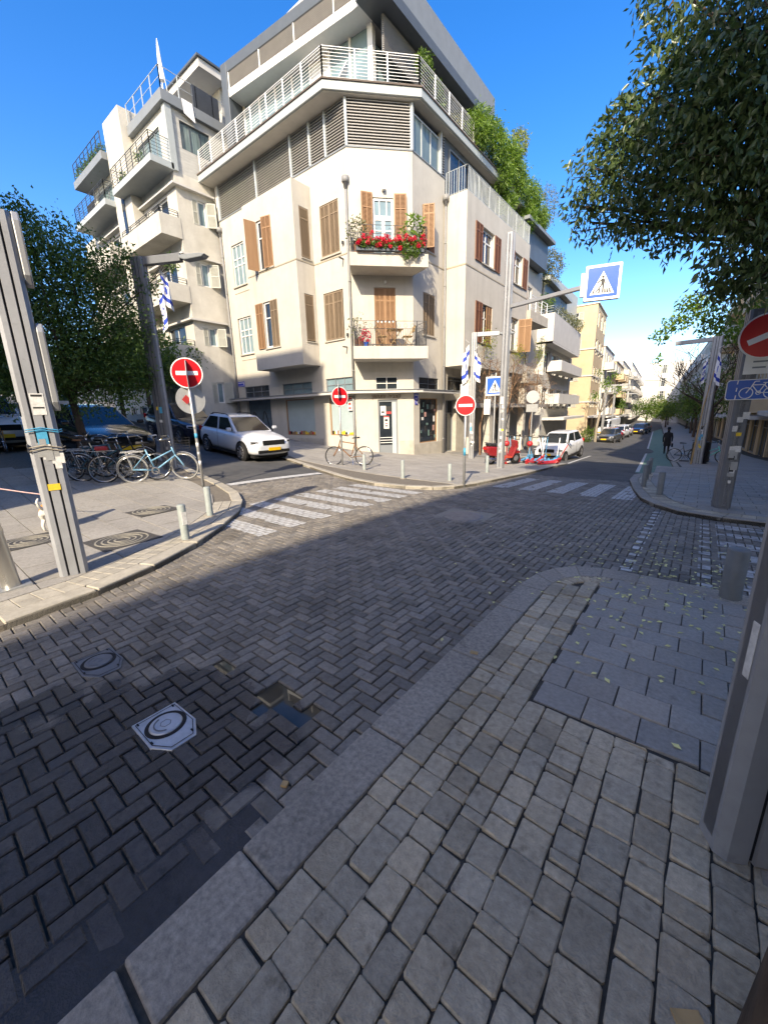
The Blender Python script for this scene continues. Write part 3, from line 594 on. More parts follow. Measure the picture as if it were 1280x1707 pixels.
# shop fronts
g = MB(); FL.box(g, ux(-21.33), ux(-19.02), -.1, 2.5, -.2, -.16); gd = g.build('garage_door', 'shop_film', cb)
mat('door_blue', (.10,.15,.19), .6, .15, 2); gd.data.materials.clear(); gd.data.materials.append(MATS['door_blue'])
mb = MB()
for k in range(9): z = .1+k*.27; FL.box(mb, ux(-21.3), ux(-19.05), z, z+.02, -.162, -.15)
mb.build('door_rib', 'dark_grey_metal', gd)
mb = MB(); zz = lambda u: 1.25+.55*math.sin(u*6.2)*(1+.2*math.sin(u*2))
mb.tube([FL.pt(ux(-21.1)+u*.05, zz(u*.05), -.14) for u in range(0, 38)], .022, 5); mb.build('graffiti', 'sticker_black', gd)
def shopwin(F, u0, u1, z0, z1, gm, fm, o=-.12, goods=0):
    w_ = window(F, u0, u1, z0, z1, cb, 1, (), o, fm, gm, .045)
    if goods:
        rng = random.Random(goods); u = u0+.06
        while u < u1-.1:
            wd = rng.uniform(.08,.16); g = MB(); F.box(g, u, u+wd*.92, z0+.05, z0+rng.uniform(.14,.24), o+.022, o+.05); g.build('shop_good', rng.choice(['sticker_white','sticker_yellow','sticker_red','wood_shutter','dark_inside']), w_); u += wd
    return w_
shopwin(FL, ux(-17.73), ux(-15.45), .57, 2.40, 'shop_film', 'wood_shutter', goods=3); shopwin(FL, ux(-14.37), ux(-12.78), .6, 2.40, 'shop_film', 'wood_shutter', goods=5)
for a, b, z1 in ((-21.36,-19.03,3.26),(-17.83,-15.52,3.2),(-14.51,-12.72,3.24)): window(FL, ux(a), ux(b), 2.64, z1, cb, 3, (.5,), -.1, 'mid_grey_metal', 'glass' if a < -20 else 'glass_blue', .035, .03)
window(FC, .93, 1.94, 2.64, 3.2, cb, 2, (.5,), -.1, 'white_paint', 'glass', .03, .03); window(FR, .45, 2.2, 2.64, 3.2, cb, 2, (.5,), -.1, 'dark_grey_metal', 'glass', .03)
sw = shopwin(FR, .5, 2.17, .12, 2.25, 'glass', 'wood_shutter')
rng = random.Random(8); mat('goods_teal', (.18,.30,.27), .6, .3, 20); mat('goods_pink', (.55,.30,.26), .7, .2, 10)
for k in range(14):
    u = rng.uniform(.6,2.0); z = rng.uniform(.2,1.9); g = MB(); FR.box(g, u, u+rng.uniform(.08,.22), z, z+rng.uniform(.06,.3), -.105+k*.0006, -.09+k*.0008); g.build('display_item', rng.choice(['goods_teal','goods_pink','sticker_white','goods_teal','sticker_black']), sw)
# entrance door
d = MB(); FC.box(d, 1.0, 1.07, -.5, 2.2, -.16, -.06); FC.box(d, 1.85, 1.92, -.5, 2.2, -.16, -.06); FC.box(d, 1.07, 1.85, 2.1, 2.2, -.16, -.06); FC.box(d, 1.07, 1.68, -.5, .12, -.15, -.08); do = d.build('door', 'mid_grey_metal', cb); d = MB(); FC.box(d, 1.66, 1.85, -.5, 2.1, -.15, -.07); d.build('door_side_panel', 'louver_frame', do)
g = MB(); FC.box(g, 1.07, 1.66, .12, 2.1, -.14, -.12); g.build('door_glass', 'glass', do)
g = MB()
for z in (.22,.34,.46): FC.box(g, 1.07, 1.66, z, z+.025, -.1, -.075)
g.build('guard_bar', 'white_metal', do)
for (a, b, c, e, m) in ((1.12,1.38,1.5,1.92,'sticker_white'),(1.385,1.63,1.54,1.90,'sticker_black'),(1.27,1.52,.88,1.46,'sticker_white')): g = MB(); FC.box(g, a, b, c, e, -.118, -.113); p_ = g.build('poster', m, do)
for (a, b, c, e) in ((1.40,1.62,1.56,1.66),(1.27,1.52,1.40,1.455),(1.33,1.46,1.1,1.14)): g = MB(); FC.box(g, a, b, c, e, -.1125, -.110); g.build('poster_print', 'sticker_red', do)
for (a, b, c, e) in ((1.17,1.3,1.6,1.68),(1.32,1.46,1.22,1.32),(1.33,1.45,.98,1.04)): g = MB(); FC.box(g, a, b, c, e, -.1125, -.110); g.build('poster_print', 'sticker_black', do)
g = MB(); FL.box(g, ux(-13.12), ux(-12.84), 1.75, 2.35, .0, .012); pp = g.build('wall_poster', 'sticker_white', cb)
g = MB(); FL.box(g, ux(-13.1), ux(-12.86), 2.25, 2.33, .0121, .014); FL.box(g, ux(-13.07), ux(-12.92), 2.0, 2.1, .0121, .014); FL.box(g, ux(-13.07), ux(-12.92), 1.82, 1.9, .0121, .014); g.build('poster_print', 'sticker_red', pp)
heb = 'קצביה ומעשון'[::-1]
text('shop_lettering', heb, .24, 'vine_dry', cb, frame_mtx(FC.pt(1.4, 2.34, .02), FC.d, (0,0,1)), .012)
def street_sign(F, u0, u1, z0, z1, par):
    g = MB(); F.box(g, u0, u1, z0, z1, .01, .03); s_ = g.build('street_sign', 'street_blue', par)
    g = MB(); F.box(g, u0+.03, u1-.1, z1-.09, z1-.06, .0301, .032); F.box(g, u0+.06, u1-.12, z0+.04, z0+.06, .0301, .032); F.box(g, u1-.07, u1-.03, z0+.04, z1-.05, .0301, .032); g.build('sign_print', 'sign_white', s_)
street_sign(FL, ux(-21.95), ux(-21.3), 3.3, 3.58, cb); street_sign(FR, .02, .38, 2.18, 2.45, cb); street_sign(FR, .1, .3, 1.95, 2.14, cb)
# windows and shutters, left facade and bay
for z0, z1 in ((8.5,10.5),(5.02,6.92)):
    window(FL, ux(-21.3), ux(-20.1), z0, z1, cb, 3, (.66,.5), -.12, 'white_paint', 'glass_blue', .07, .05, 'plaster_base')
for z0, z1 in ((8.33,10.31),(4.9,6.9)):
    a, b = ux(-14.33), ux(-13.15); mid = (a+b)/2
    leaf_shutter(FL, a+.03, mid, z0+.03, z1-.03, cb, 'wood_weathered', -.04); leaf_shutter(FL, mid+.005, b-.03, z0+.03, z1-.03, cb, 'wood_weathered', -.04)
    g = MB(); FL.box(g, a-.05, b+.05, z0-.06, z0-.002, -.1, .06); g.build('sill', 'plaster_base', cb)
    leaf_shutter(FBs, .33, .85, z0+.05, z1-.03, cb, 'wood_weathered', -.04, cols=1)
    g = MB(); FBs.box(g, .28, .9, z0-.04, z0+.0, -.1, .05); g.build('sill', 'plaster_base', cb)
    g = MB(); FB.box(g, .9, 2.1, z0-.12, z0-.07, -.1, .06); g.build('sill', 'plaster_base', cb)
window(FB, .97, 2.03, 8.27, 10.28, cb, 2, (.66,), -.12, 'white_paint', 'glass', .06, .05); window(FB, .97, 2.03, 4.87, 6.88, cb, 2, (.66,), -.12, 'white_paint', 'glass', .06, .05)
leaf_shutter(FB, .95, 1.5, 8.25, 10.3, cb, 'wood_shutter', .01, 100, 'l'); leaf_shutter(FB, 1.5, 2.05, 8.25, 10.3, cb, 'wood_shutter', -.02, 14, 'r')
leaf_shutter(FB, .38, .93, 4.85, 6.9, cb, 'wood_shutter', .02); leaf_shutter(FB, 1.5, 2.05, 4.85, 6.9, cb, 'wood_weathered', -.02)
# chamfer: balcony doors
leaf_shutter(FC, .97, 1.43, 4.38, 6.84, cb, 'wood_shutter', -.05, rail=.8); leaf_shutter(FC, 1.435, 1.89, 4.38, 6.84, cb, 'wood_shutter', -.05, rail=.8)
dw = window(FC, 1.0, 1.86, 7.86, 10.18, cb, 1, (.68,.72), -.1, 'white_paint', 'glass_blue', .08, .08)
g = MB(); FC.box(g, 1.36, 1.50, 7.9, 9.45, -.09, -.04)
for u in (1.28, 1.58): FC.box(g, u-.02, u+.02, 9.55, 10.1, -.09, -.04)
FC.box(g, 1.08, 1.36, 9.0, 9.04, -.09, -.05); FC.box(g, 1.5, 1.78, 9.0, 9.04, -.09, -.05); FC.box(g, 1.08, 1.36, 8.45, 8.49, -.09, -.05); FC.box(g, 1.5, 1.78, 8.45, 8.49, -.09, -.05); g.build('door_mullion', 'white_paint', dw)
leaf_shutter(FC, .5, .98, 7.9, 10.34, cb, 'wood_shutter', .03, 12, 'r'); leaf_shutter(FC, 1.9, 2.4, 7.9, 10.34, cb, 'wood_shutter', .03, 6, 'l')
mb = MB(); mb.obox(FC.pt(1.45,10.5,.1), FC.d*.06, FC.n*.09, (0,0,.09)); mb.obox(FC.pt(1.45,7.05,.08), FC.d*.05, FC.n*.07, (0,0,.05)); mb.build('wall_lamp', 'white_paint', cb, bevel=.02)
# right face and wing
leaf_shutter(FR, .76, 1.26, 8.6, 10.26, cb, 'wood_shutter', .02, 60, 'l'); leaf_shutter(FR, 1.26, 1.75, 8.62, 10.26, cb, 'wood_red', -.03); leaf_shutter(FR, .81, 1.3, 5.12, 6.86, cb, 'wood_weathered', -.04); leaf_shutter(FR, 1.31, 1.79, 5.12, 6.86, cb, 'wood_weathered', -.04)
for a, b, c, e in hr[2:]: g = MB(); FR.box(g, a-.05, b+.05, c-.06, c-.002, -.1, .06); g.build('sill', 'plaster_base', cb)
for i, (a, b, c, e) in enumerate(hw):
    window(FWf, a+.02, b-.02, c+.02, e-.02, cb, 2, (.68,), -.2, 'white_paint', 'glass', .07, .06, 'plaster_base')
    if i == 2: leaf_shutter(FWf, a-.75, a-.02, c-.02, e, cb, 'wood_red', .02); leaf_shutter(FWf, a+.64, b-.02, c, e, cb, 'wood_shutter', -.06)
    elif i == 3: leaf_shutter(FWf, a-.6, a-.02, c-.02, e, cb, 'wood_red', .02); leaf_shutter(FWf, b+.02, b+.75, c, e, cb, 'wood_shutter', .02, 70, 'l')
    else: leaf_shutter(FWf, a-.75, a-.02, c-.02, e, cb, 'wood_red', .02); leaf_shutter(FWf, b+.02, b+.75, c-.02, e, cb, 'wood_red', .02)
# chamfer balconies
def balcony(z0, z1, d, par):
    o = A_; mb = MB(); P = [FC.pt(.02,0,-.02), FC.pt(-.12,0,d), FC.pt(3.08,0,d), FC.pt(FC.L-.02,0,-.02)]
    mb.prism([(p.x,p.y) for p in P], z0, z1); b = mb.build('balcony', 'plaster', par, bevel=.012); return b
b1 = balcony(3.83, 4.33, 1.12, cb); b2 = balcony(7.32, 7.80, 1.12, cb)
Rb = [FC.pt(.05,0,.1), FC.pt(-.05,0,1.06), FC.pt(3.0,0,1.06), FC.pt(FC.L+.1,0,.1)]; Rb = [(p.x, p.y) for p in Rb]
rail_v(Rb, 4.33, .98, b1, 'iron', .1, .007, deco=1); rail_v(Rb, 7.80, .98, b2, 'iron', .1, .007, deco=1)
# wing terrace railing and ribbon floor
rail_v([(XR+.05,YW+.06),(XW-.06,YW+.06),(XW-.06,26.4)], 11.13, .98, cb, 'louver_frame', .13, .009, deco=0)
Z0, Z1 = 11.9, 13.5
def ribbon(F, us, gm=None, skip=()):
    for k, (a, b) in enumerate(zip(us[:-1], us[1:])):
        g = MB(); F.box(g, a-.05, a+.05, Z0, Z1, -.12, .03); g.build('mullion', 'louver_frame', cb)
        if k in skip: window(F, a+.06, b-.06, Z0+.02, Z1-.25, cb, 3, (), -.1, 'louver_frame', 'curtain_glass', .05, .05)
        else: roller(F, a+.06, b-.06, Z0+.03, Z1, cb)
ribbon(FL, [.25, 3.6, 6.25, 7.5, 8.45, 9.56]); ribbon(FC, [.02, 2.66]); ribbon(FR, [.02, 2.25, 2.6], skip=(0,))
g = MB(); FL.box(g, 0, .2, Z0, Z1, -.12, .02); g.build('pier', 'white_plaster', cb); g = MB(); FL.box(g, 0, FL.L, Z0-.03, Z0+.02, -.14, .03); FC.box(g, 0, FC.L, Z0-.03, Z0+.02, -.14, .03); FR.box(g, 0, FR.L, Z0-.03, Z0+.02, -.14, .03); g.build('ribbon_sill', 'mid_grey_metal', cb)
FX3 = Fac((XR-.05,YW),(XR-.05,32)); g = MB(); FX3.box(g, 0, FX3.L, 11.1, Z1, -.2, 0); g.build('terrace_wall', 'dark_grey_metal', cb)
for k in range(4): window(FX3, .4+k*2.6, 2.2+k*2.6, 11.2, 13.2, cb, 2, (), .005, 'mid_grey_metal', 'glass', .05)
# projecting slab
sp_ = [(-22.4,14.4),(-22.4,13.02),(-12.98,13.02),(-10.36,15.83),(-10.36,31.5),(-12,31.5),(-12,16.5),(-13,14.4)]
MB().prism(sp_, 13.53, 13.82).build('roof_slab', 'fascia', cb, bevel=.01)
mat('slab_edge', (.10,.075,.06), .7, .1, 4)
MB().prism([(-22.44,14.4),(-22.44,12.98),(-12.96,12.98),(-10.32,15.81),(-10.32,31.5),(-12,31.5),(-12,16.5),(-13,14.4)], 13.822, 13.88).build('slab_edging', 'slab_edge', cb)
MB().prism([(-22.3,14.3),(-22.3,13.1),(-13.02,13.1),(-10.46,15.85),(-10.46,31.4),(-11.9,31.4),(-11.9,16.5),(-13,14.3)], 13.50, 13.528).build('slab_soffit', 'soffit', cb)
rail_h([(-22.2,13.1),(-13.02,13.1),(-10.48,15.85),(-10.48,24)], 13.88, 1.0, cb, 'white_metal', 9, 1.15, .024, .007, .013)
# penthouse
PL, PC, PR = (-20.9,13.95), (-12.3,14.9), (-11.5,15.8)
FP = Fac((-20.95,14.02), (-12.25,14.9)); FPr = Fac((-11.55,15.6), (-11.55,25.0))
g = MB(); FP.box(g, 0, .45, 13.9, 18.3, -1.2, 0); FP.box(g, .45, FP.L+.5, 17.85, 18.3, -1.2, 0); g.build('penthouse_frame', 'dark_grey_metal', cb, bevel=.03)
g = MB(); FPr.box(g, -1.2, FPr.L, 17.2, 18.35, -1.0, .02); g.build('penthouse_roof', 'mid_grey_metal', cb); g = MB(); FPr.box(g, -1.0, FPr.L, 16.8, 17.19, -1.0, .12); g.build('penthouse_edge', 'dark_grey_metal', cb)
g = MB(); FP.box(g, .46, FP.L+.3, 16.88, 17.2, -1.6, -.02); FPr.box(g, -.75, FPr.L-.1, 16.882, 17.198, -1.6, -.55); g.build('penthouse_eave', 'white_paint', cb, bevel=.01)
roller(FP, .5, FP.L, 17.22, 17.84, cb, -.06, .06); roller(FPr, 0, FPr.L-.2, 15.6, 16.8, cb, -.45, .06)
for k in range(4): g = MB(); FP.box(g, .5+k*2.2, .55+k*2.2, 17.2, 17.85, -.06, -.02); g.build('penthouse_mullion', 'white_metal', cb)
FPg = Fac((-20.6,14.9), (-12.75,15.75)); FPs = Fac((-12.75,15.75), (-12.4,25))
for k in range(7):
    u = .05+k*1.12; g = MB(); FPg.box(g, u, u+.09, 13.88, 16.9, -.1, .04); g.build('penthouse_post', 'white_paint', cb)
    g = MB(); FPg.box(g, u+.09, u+1.12, 13.9, 16.9, -.06, -.03); g.build('penthouse_glass', 'glass_blue' if k != 4 else 'white_paint', cb)
g = MB(); FPg.box(g, FPg.L-.12, FPg.L+.12, 13.88, 16.9, -.12, .12); g.build('penthouse_post', 'white_paint', cb); g = MB(); FPs.box(g, .1, 9, 13.9, 16.4, -.06, -.03); g.build('penthouse_glass', 'glass_blue', cb)
g = MB(); g.prism([(-20.5,15.6),(-13.2,16.3),(-12.9,25),(-20.5,25)], 13.9, 17.9); g.build('penthouse_core', 'soffit', cb)
g = MB(); g.box(-20.0,-18.9,14.9,16.2,18.3,18.72); g.box(-18.2,-15.9,15.4,17.2,18.3,19.35); g.build('roof_housing', 'white_plaster', cb, bevel=.02)
g = MB(); g.box(-20.1,-18.8,14.8,16.3,18.722,18.82); g.build('housing_cap', 'old_white', cb)
# ground floor under the wing
FG = Fac((XR,YW), (XR,33)); mb = MB(); FG.wall(mb, 0, FG.L, -2.3, 3.79, [(.35,1.5,-.55,2.2),(2.6,4.2,-1.6,2.0),(4.9,6.2,-1.6,2.0),(7.0,8.4,-1.8,2.0),(9.2,11.2,-1.8,1.9),(.5,2.6,2.66,3.4)], .35); mb.build('wall', 'plaster_base', cb)
for a, b, c, e in ((.35,1.5,-.55,2.2),(2.6,4.2,-1.6,2.0),(4.9,6.2,-1.6,2.0),(7.0,8.4,-1.8,2.0),(9.2,11.2,-1.8,1.9),(.5,2.6,2.66,3.4)): window(FG, a, b, c, e, cb, 2, (.75,), -.3, 'mid_grey_metal', 'glass', .05, .04)
for y in (19.7,22.0,24.6,27.4): MB().box(-10.15,-9.75,y,y+.42,-2.2,3.78).build('pillar', 'plaster', cb, bevel=.015)
MB().prism([(-10.77,19.5),(-9.5,19.5),(-9.5,31.5),(-10.77,31.5)], 1.75, 1.98).build('canopy', 'soffit', cb, bevel=.01)
for z0_, z1_ in ((7.05,7.65),(3.3,3.95)): MB().prism([(-10.77,26.9),(-9.5,26.9),(-9.45,30.3),(-10.77,30.3)], z0_, z1_).build('balcony', 'plaster_base', cb, bevel=.01)
rail_h([(-9.6,26.95),(-9.55,30.2)], 7.65, .9, cb, 'white_metal', 3, 1.2)
MB().prism([(-11.2,27.2),(-10.3,27.2),(-10.3,31.9),(-11.2,31.9)], 11.1, 12.75).build('stair_house', 'dark_grey_metal', cb); MB().prism([(-11.5,26.9),(-9.9,26.9),(-9.9,32.2),(-11.5,32.2)], 12.76, 12.95).build('stair_roof', 'mid_grey_metal', cb)
downpipe(cb, -12.62, 13.8, 2.64, 10.6, (-.3,-.95)); downpipe(cb, -12.68, 13.8, -.2, 2.4, (-.3,-.95), hopper=False); downpipe(cb, -10.68, 18.32, -.6, 10.9, (.6,-.8)); downpipe(cb, -22.05, 13.8, .3, 11.3)
g = MB()
for z in (8.0, 4.5): g.bar(FL.pt(9.2,z,.0), FL.pt(9.28,z-.02,.35), .05, .05)
for u, z in ((7.3,8.25),(9.25,8.6),(3.2,4.7),(9.3,5.0),(7.2,4.8)): g.obox(FL.pt(u,z,.05), (.03,0,0), (0,.05,0), (0,0,.06))
g.build('shutter_catch', 'iron', cb)
g = MB(); g.obox((-10.9,18.27,6.1),(.04,0,0),(0,.06,0),(0,0,.3)); g.build('meter_box', 'band_line', cb)
# ---------------- neighbouring building on the left ----------------
lb = thing('balcony_building', 'off white apartment block with stacked solid balconies left of the corner building', 'building')
FS = Fac((-22.4,11.75), (-22.4,16)); FF = Fac((-36,11.75), (-22.4,11.75)); uf = lambda x: x+36
hs = [(.62,1.35,2.4,3.55),(.5,1.3,5.5,6.45),(.5,1.3,8.55,9.68),(.75,1.5,11.5,12.65)]
mb = MB(); FS.wall(mb, 0, FS.L, -.5, 13.6, hs, .2); mb.build('wall', 'old_white', lb)
hf = []
for z in (1.2, 5.4, 8.4, 11.5):
    for x0, x1 in ((-26.9,-25.9),(-25.4,-23.4),(-33,-32),(-31.4,-29.4)): hf.append((uf(x0), uf(x1), z-.6 if z > 2 else z, z+1.25))
mb = MB(); FF.wall(mb, 0, FF.L, -.5, 13.6, hf, .25); mb.build('wall', 'old_white', lb)
for a, b, c, e in hs:
    window(FS, a, b, c, e, lb, 2, (), -.12, 'white_paint', 'glass_blue', .06, .06)
    leaf_shutter(FS, b+.02, b+.5, c, e, lb, 'grey_shutter', .02, 40, 'l', .5, 1); leaf_shutter(FS, a+.0, a+.3, c, e, lb, 'grey_shutter', -.02, 0, 'l', .5, 1)
for i, (a, b, c, e) in enumerate(hf): window(FF, a, b, c, e, lb, 2, (), -.15, 'white_paint', 'glass', .07, .06)
FS2 = Fac((-22.4,11.75), (-22.4,16)); mb = MB(); FS2.wall(mb, 0, 4.2, 13.6, 16.3, [(.62,2.2,14.75,15.95)], .15); mb.build('upper_wall', 'grey_render', lb)
window(FS2, .62, 2.2, 14.75, 15.95, lb, 3, (), -.12, 'dark_grey_metal', 'curtain_glass', .05, .05)
mb = MB(); FF.wall(mb, uf(-26.4), FF.L, 13.6, 16.3, [(uf(-25.9),uf(-23.3),13.95,15.75)], .15); FF.wall(mb, uf(-33), uf(-28.5), 13.6, 15.9, [(uf(-32.5),uf(-29),13.95,15.5)], .15); mb.build('upper_wall', 'grey_render', lb)
window(FF, uf(-25.9), uf(-23.3), 13.95, 15.75, lb, 4, (), -.12, 'mid_grey_metal', 'curtain_glass', .06, .06); window(FF, uf(-32.5), uf(-29), 13.95, 15.5, lb, 4, (), -.12, 'mid_grey_metal', 'curtain_glass', .06, .06)
MB().box(-36,-22.7,12.3,24,-.5,16.2).build('core', 'dark_inside', lb)
MB().box(-28.5,-26.3,11.2,13,-.5,17.6).build('stair_tower', 'old_white', lb, bevel=.02); MB().box(-27.55,-27.2,11.16,11.3,2,14.5).build('stair_window', 'glass', lb)
MB().prism([(-22.2,16.2),(-22.2,11.5),(-26.25,11.5),(-26.25,16.2)], 16.3, 16.76).build('roof_slab', 'mid_grey_metal', lb, bevel=.02); MB().prism([(-28.55,16),(-28.55,10.9),(-33.5,10.9),(-33.5,16)], 15.9, 16.3).build('roof_slab', 'mid_grey_metal', lb, bevel=.02)
MB().box(-22.62,-22.3,11.66,11.98,13.6,16.3).build('corner_pier', 'fascia', lb)
def lbalc(x0, x1, yf, z0, z1):
    mb = MB(); t = .12; mb.box(x0, x1, yf, 11.78, z0, z0+.14); mb.box(x0, x1, yf, yf+t, z0+.14, z1); mb.box(x1-t, x1, yf+t, 11.78, z0+.14, z1); mb.box(x0, x0+t, yf+t, 11.78, z0+.14, z1)
    b = mb.build('balcony', 'old_white', lb); rail_h([(x0+.06,yf+.06),(x1-.06,yf+.06),(x1-.06,11.7)], z1, .3, b, 'iron', 2, 1.2, .014, .012, .014)
for z0, z1 in ((4.48,5.4),(7.55,8.4),(10.57,11.5)):
    lbalc(-27.2,-22.38,10.72,z0,z1); lbalc(-33.6,-28.52,10.6,z0,z1)
for z in (6.7, 9.82, 12.92):
    mb = MB(); mb.prism([(-27.2,11.76),(-27.2,11.5),(-22.15,11.5),(-22.15,13.7),(-22.41,13.7),(-22.41,11.76)], z, z+.09); mb.build('window_hood', 'white_plaster', lb)
    MB().prism([(-33,11.76),(-33,11.5),(-28.6,11.5),(-28.6,11.76)], z, z+.09).build('window_hood', 'white_plaster', lb)
for x0, x1 in ((-27.2,-22.3),(-33.7,-28.4)):
    MB().prism([(x0,10.65),(x1,10.65),(x1,11.78),(x0,11.78)], 13.56, 13.86).build('balcony_slab', 'fascia', lb, bevel=.01)
    rail_h([(x0+.05,11.7),(x0+.05,10.72),(x1-.05,10.72),(x1-.05,11.7)], 13.86, .95, lb, 'iron', 6, .7, .016, .007, .014)
rail_h([(-26.2,11.6),(-22.3,11.6),(-22.3,16)], 16.76, .95, lb, 'louver_frame', 1, .9, .02, .008, .014)
rail_h([(-33.4,11.0),(-28.6,11.0)], 16.3, .95, lb, 'iron', 2, .7, .02, .008, .014)
g = MB(); g.prism([(-25.5,13.6),(-22.1,13.6),(-22.1,18),(-25.5,18)], 18.6, 18.95); g.build('terrace_roof', 'white_plaster', lb); g = MB(); g.prism([(-25.6,13.5),(-22.0,13.5),(-22.0,18),(-25.6,18)], 18.96, 19.05); g.build('terrace_roof_cap', 'dark_grey_metal', lb)
MB().box(-25.2,-22.6,15,18,16.7,18.6).build('terrace_room', 'grey_render', lb)
MB().box(-22.38,-22.28,13.2,14.6,16.76,17.75).build('terrace_screen', 'iron', lb)
g = MB(); g.box(-40,-22.41,9.9,10.05,-.5,1.9); gw = g.build('garden_wall', 'white_plaster'); tag(gw, 'low white garden wall under the balcony building behind parked cars', 'wall')
# umbrella folded on the roof terrace, towel over the parapet
t = thing('closed_parasol', 'tall folded white parasol on roof terrace of balcony building', 'parasol', (-23.2,12.2,16.76))
MB().tube([(0,0,0),(0,0,2.6)], .02, 6).build('pole', 'white_metal', t); MB().lathe([(.015,2.65),(.06,2.3),(.11,1.5),(.15,1.0),(.02,.95)], (0,0,0), n=9).build('canopy', 'flag_white', t)
MB().tube([(-.25,0,0),(.05,0,2.1)], .014, 5).build('strut', 'white_metal', t); MB().tube([(.3,.1,0),(.02,0,2.2)], .014, 5).build('strut', 'white_metal', t)
tag(MB().add([(-22.17,12.5,16.8),(-22.17,13.05,16.8),(-22.15,12.55,16.2),(-22.14,13.1,16.0),(-22.3,12.5,16.83),(-22.3,13.05,16.83)], [(0,1,3,2),(4,5,1,0)]).build('towel', 'flag_white'), 'white towel hung over the roof edge of the balcony building', 'towel')
for (x, y, z, lab) in ((-24.2,11.0,13.9,'potted plant at the right end of the upper railed balcony'),(-26.6,11.1,13.9,'potted plant at the left end of the upper railed balcony')):
    t = thing('balcony_plant', lab, 'plant', (x,y,z), 0, 'plants on the upper left balcony')
    MB().lathe([(.1,0),(.14,.25),(.12,.26)], (0,0,0), n=10).build('pot', 'wood_red', t); leaves('foliage', [(0,0,.5,.25,.2,.3)], 220, .1, .05, 'leaf_mid', t, seed=int(abs(x)*10))
tag(leaves('roof_plants', [(-33+k*.6,11.3,16.6,.4,.3,.5) for k in range(7)], 1500, .2, .05, 'leaf_mid', seed=77), 'green shrubs along the left roof railing of the balcony building', 'plants')
# ---------------- generic street buildings ----------------
def street_building(name, label, side, y0, y1, xf, H, m, floors, cat='building', depth=9, base=None, sd=1, balc=True, end=True, lean=True, shut='grey_shutter', shopm='dark_inside', wtype='white_paint'):
    rng = random.Random(sd); t = thing(name, label, cat); fx = (lambda x, y: FX(x, y)) if lean else (lambda x, y: x)
    s = 1 if side == 'L' else -1; X = lambda y, o=0: fx(xf, y)+s*o
    zb = min(G(xf, y0), G(xf, y1))-.6
    P = [(X(y0),y0),(X(y1),y1)] if side == 'L' else [(X(y1),y1),(X(y0),y0)]
    F = Fac(*P); E_ = Fac((X(y0)-depth,y0),(X(y0),y0)) if side == 'L' else Fac((X(y0),y0),(X(y0)+depth,y0))
    fh = (H-(zb+3.6))/floors; holes = []; eh = []; shop = []
    n = max(2, int(F.L/2.6))
    for fl in range(floors):
        z = zb+3.6+fl*fh
        for k in range(n): u = F.L*(k+.5)/n; holes.append((u-.55, u+.55, z+.75, z+fh-.55))
        for k in range(2): u = E_.L*(k+.6)/2.4; eh.append((u-.5, u+.5, z+.8, z+fh-.6))
    ns_ = max(2, int(F.L/3.2))
    for k in range(ns_): u = F.L*(k+.5)/ns_; shop.append((u-1.15, u+1.15, zb+.75, zb+3.1))
    mb = MB(); F.wall(mb, 0, F.L, zb, H, holes+shop, .22); E_.wall(mb, 0, E_.L, zb, H, eh, .2)
    a, b = (X(y0),y0), (X(y1),y1); bx = -s*depth
    mb.add([(a[0],a[1],H),(b[0],b[1],H),(b[0]+bx,b[1],H),(a[0]+bx,a[1],H),(b[0],b[1],zb),(b[0]+bx,b[1],zb),(a[0]+bx,a[1],zb)], [(0,1,2,3),(1,4,5,2),(2,5,6,3)]); mb.build('wall', m, t)
    MB().prism([(a[0]-s*.5,a[1]+.4),(b[0]-s*.5,b[1]-.1),(b[0]+bx*.9,b[1]-.1),(a[0]+bx*.9,a[1]+.4)], zb, H-.2).build('core', 'dark_inside', t)
    for i, h_ in enumerate(holes):
        window(F, *h_, t, 2, (.7,), -.12, wtype, 'glass', .06, .05)
        if shut and rng.random() < .6: leaf_shutter(F, h_[0]-.5, h_[0]-.01, h_[2], h_[3], t, shut, .015, 0, 'l', .5, 1)
        if shut and rng.random() < .6: leaf_shutter(F, h_[1]+.01, h_[1]+.5, h_[2], h_[3], t, shut, .015, 0, 'l', .5, 1)
    if end:
        for h_ in eh:
            window(E_, *h_, t, 2, (.7,), -.12, wtype, 'glass', .06, .05)
            if shut: leaf_shutter(E_, h_[0]-.5, h_[0]-.01, h_[2], h_[3], t, shut, .015, 0, 'l', .5, 1); leaf_shutter(E_, h_[1]+.01, h_[1]+.5, h_[2], h_[3], t, shut, .015, 0, 'l', .5, 1)
    for h_ in shop: window(F, *h_, t, 2, (.8,), -.18, 'mid_grey_metal', 'glass', .06, .05)
    if balc:
        for fl in range(floors):
            z = zb+3.6+fl*fh; u = rng.uniform(.2,1.2)
            while u < F.L-2.6:
                wd = rng.uniform(2.2,3.4); g = MB(); F.box(g, u, u+wd, z+.0, z+.14, 0, 1.05); F.box(g, u, u+wd, z+.14, z+.85, .95, 1.05); F.box(g, u, u+.1, z+.14, z+.85, .02, .95); F.box(g, u+wd-.1, u+wd, z+.14, z+.85, .02, .95); g.build('balcony', m, t); u += wd+rng.uniform(.8,2.2)
    g = MB(); F.box(g, 0, F.L, zb+3.2, zb+3.42, 0, 1.1); g.build('canopy', 'white_plaster', t)
    g = MB(); F.box(g, -.05, F.L, H, H+.12, -.3, .12); E_.box(g, 0, E_.L+.1, H, H+.115, -.3, .1); g.build('cornice', 'white_plaster', t)
    return t, F, E_
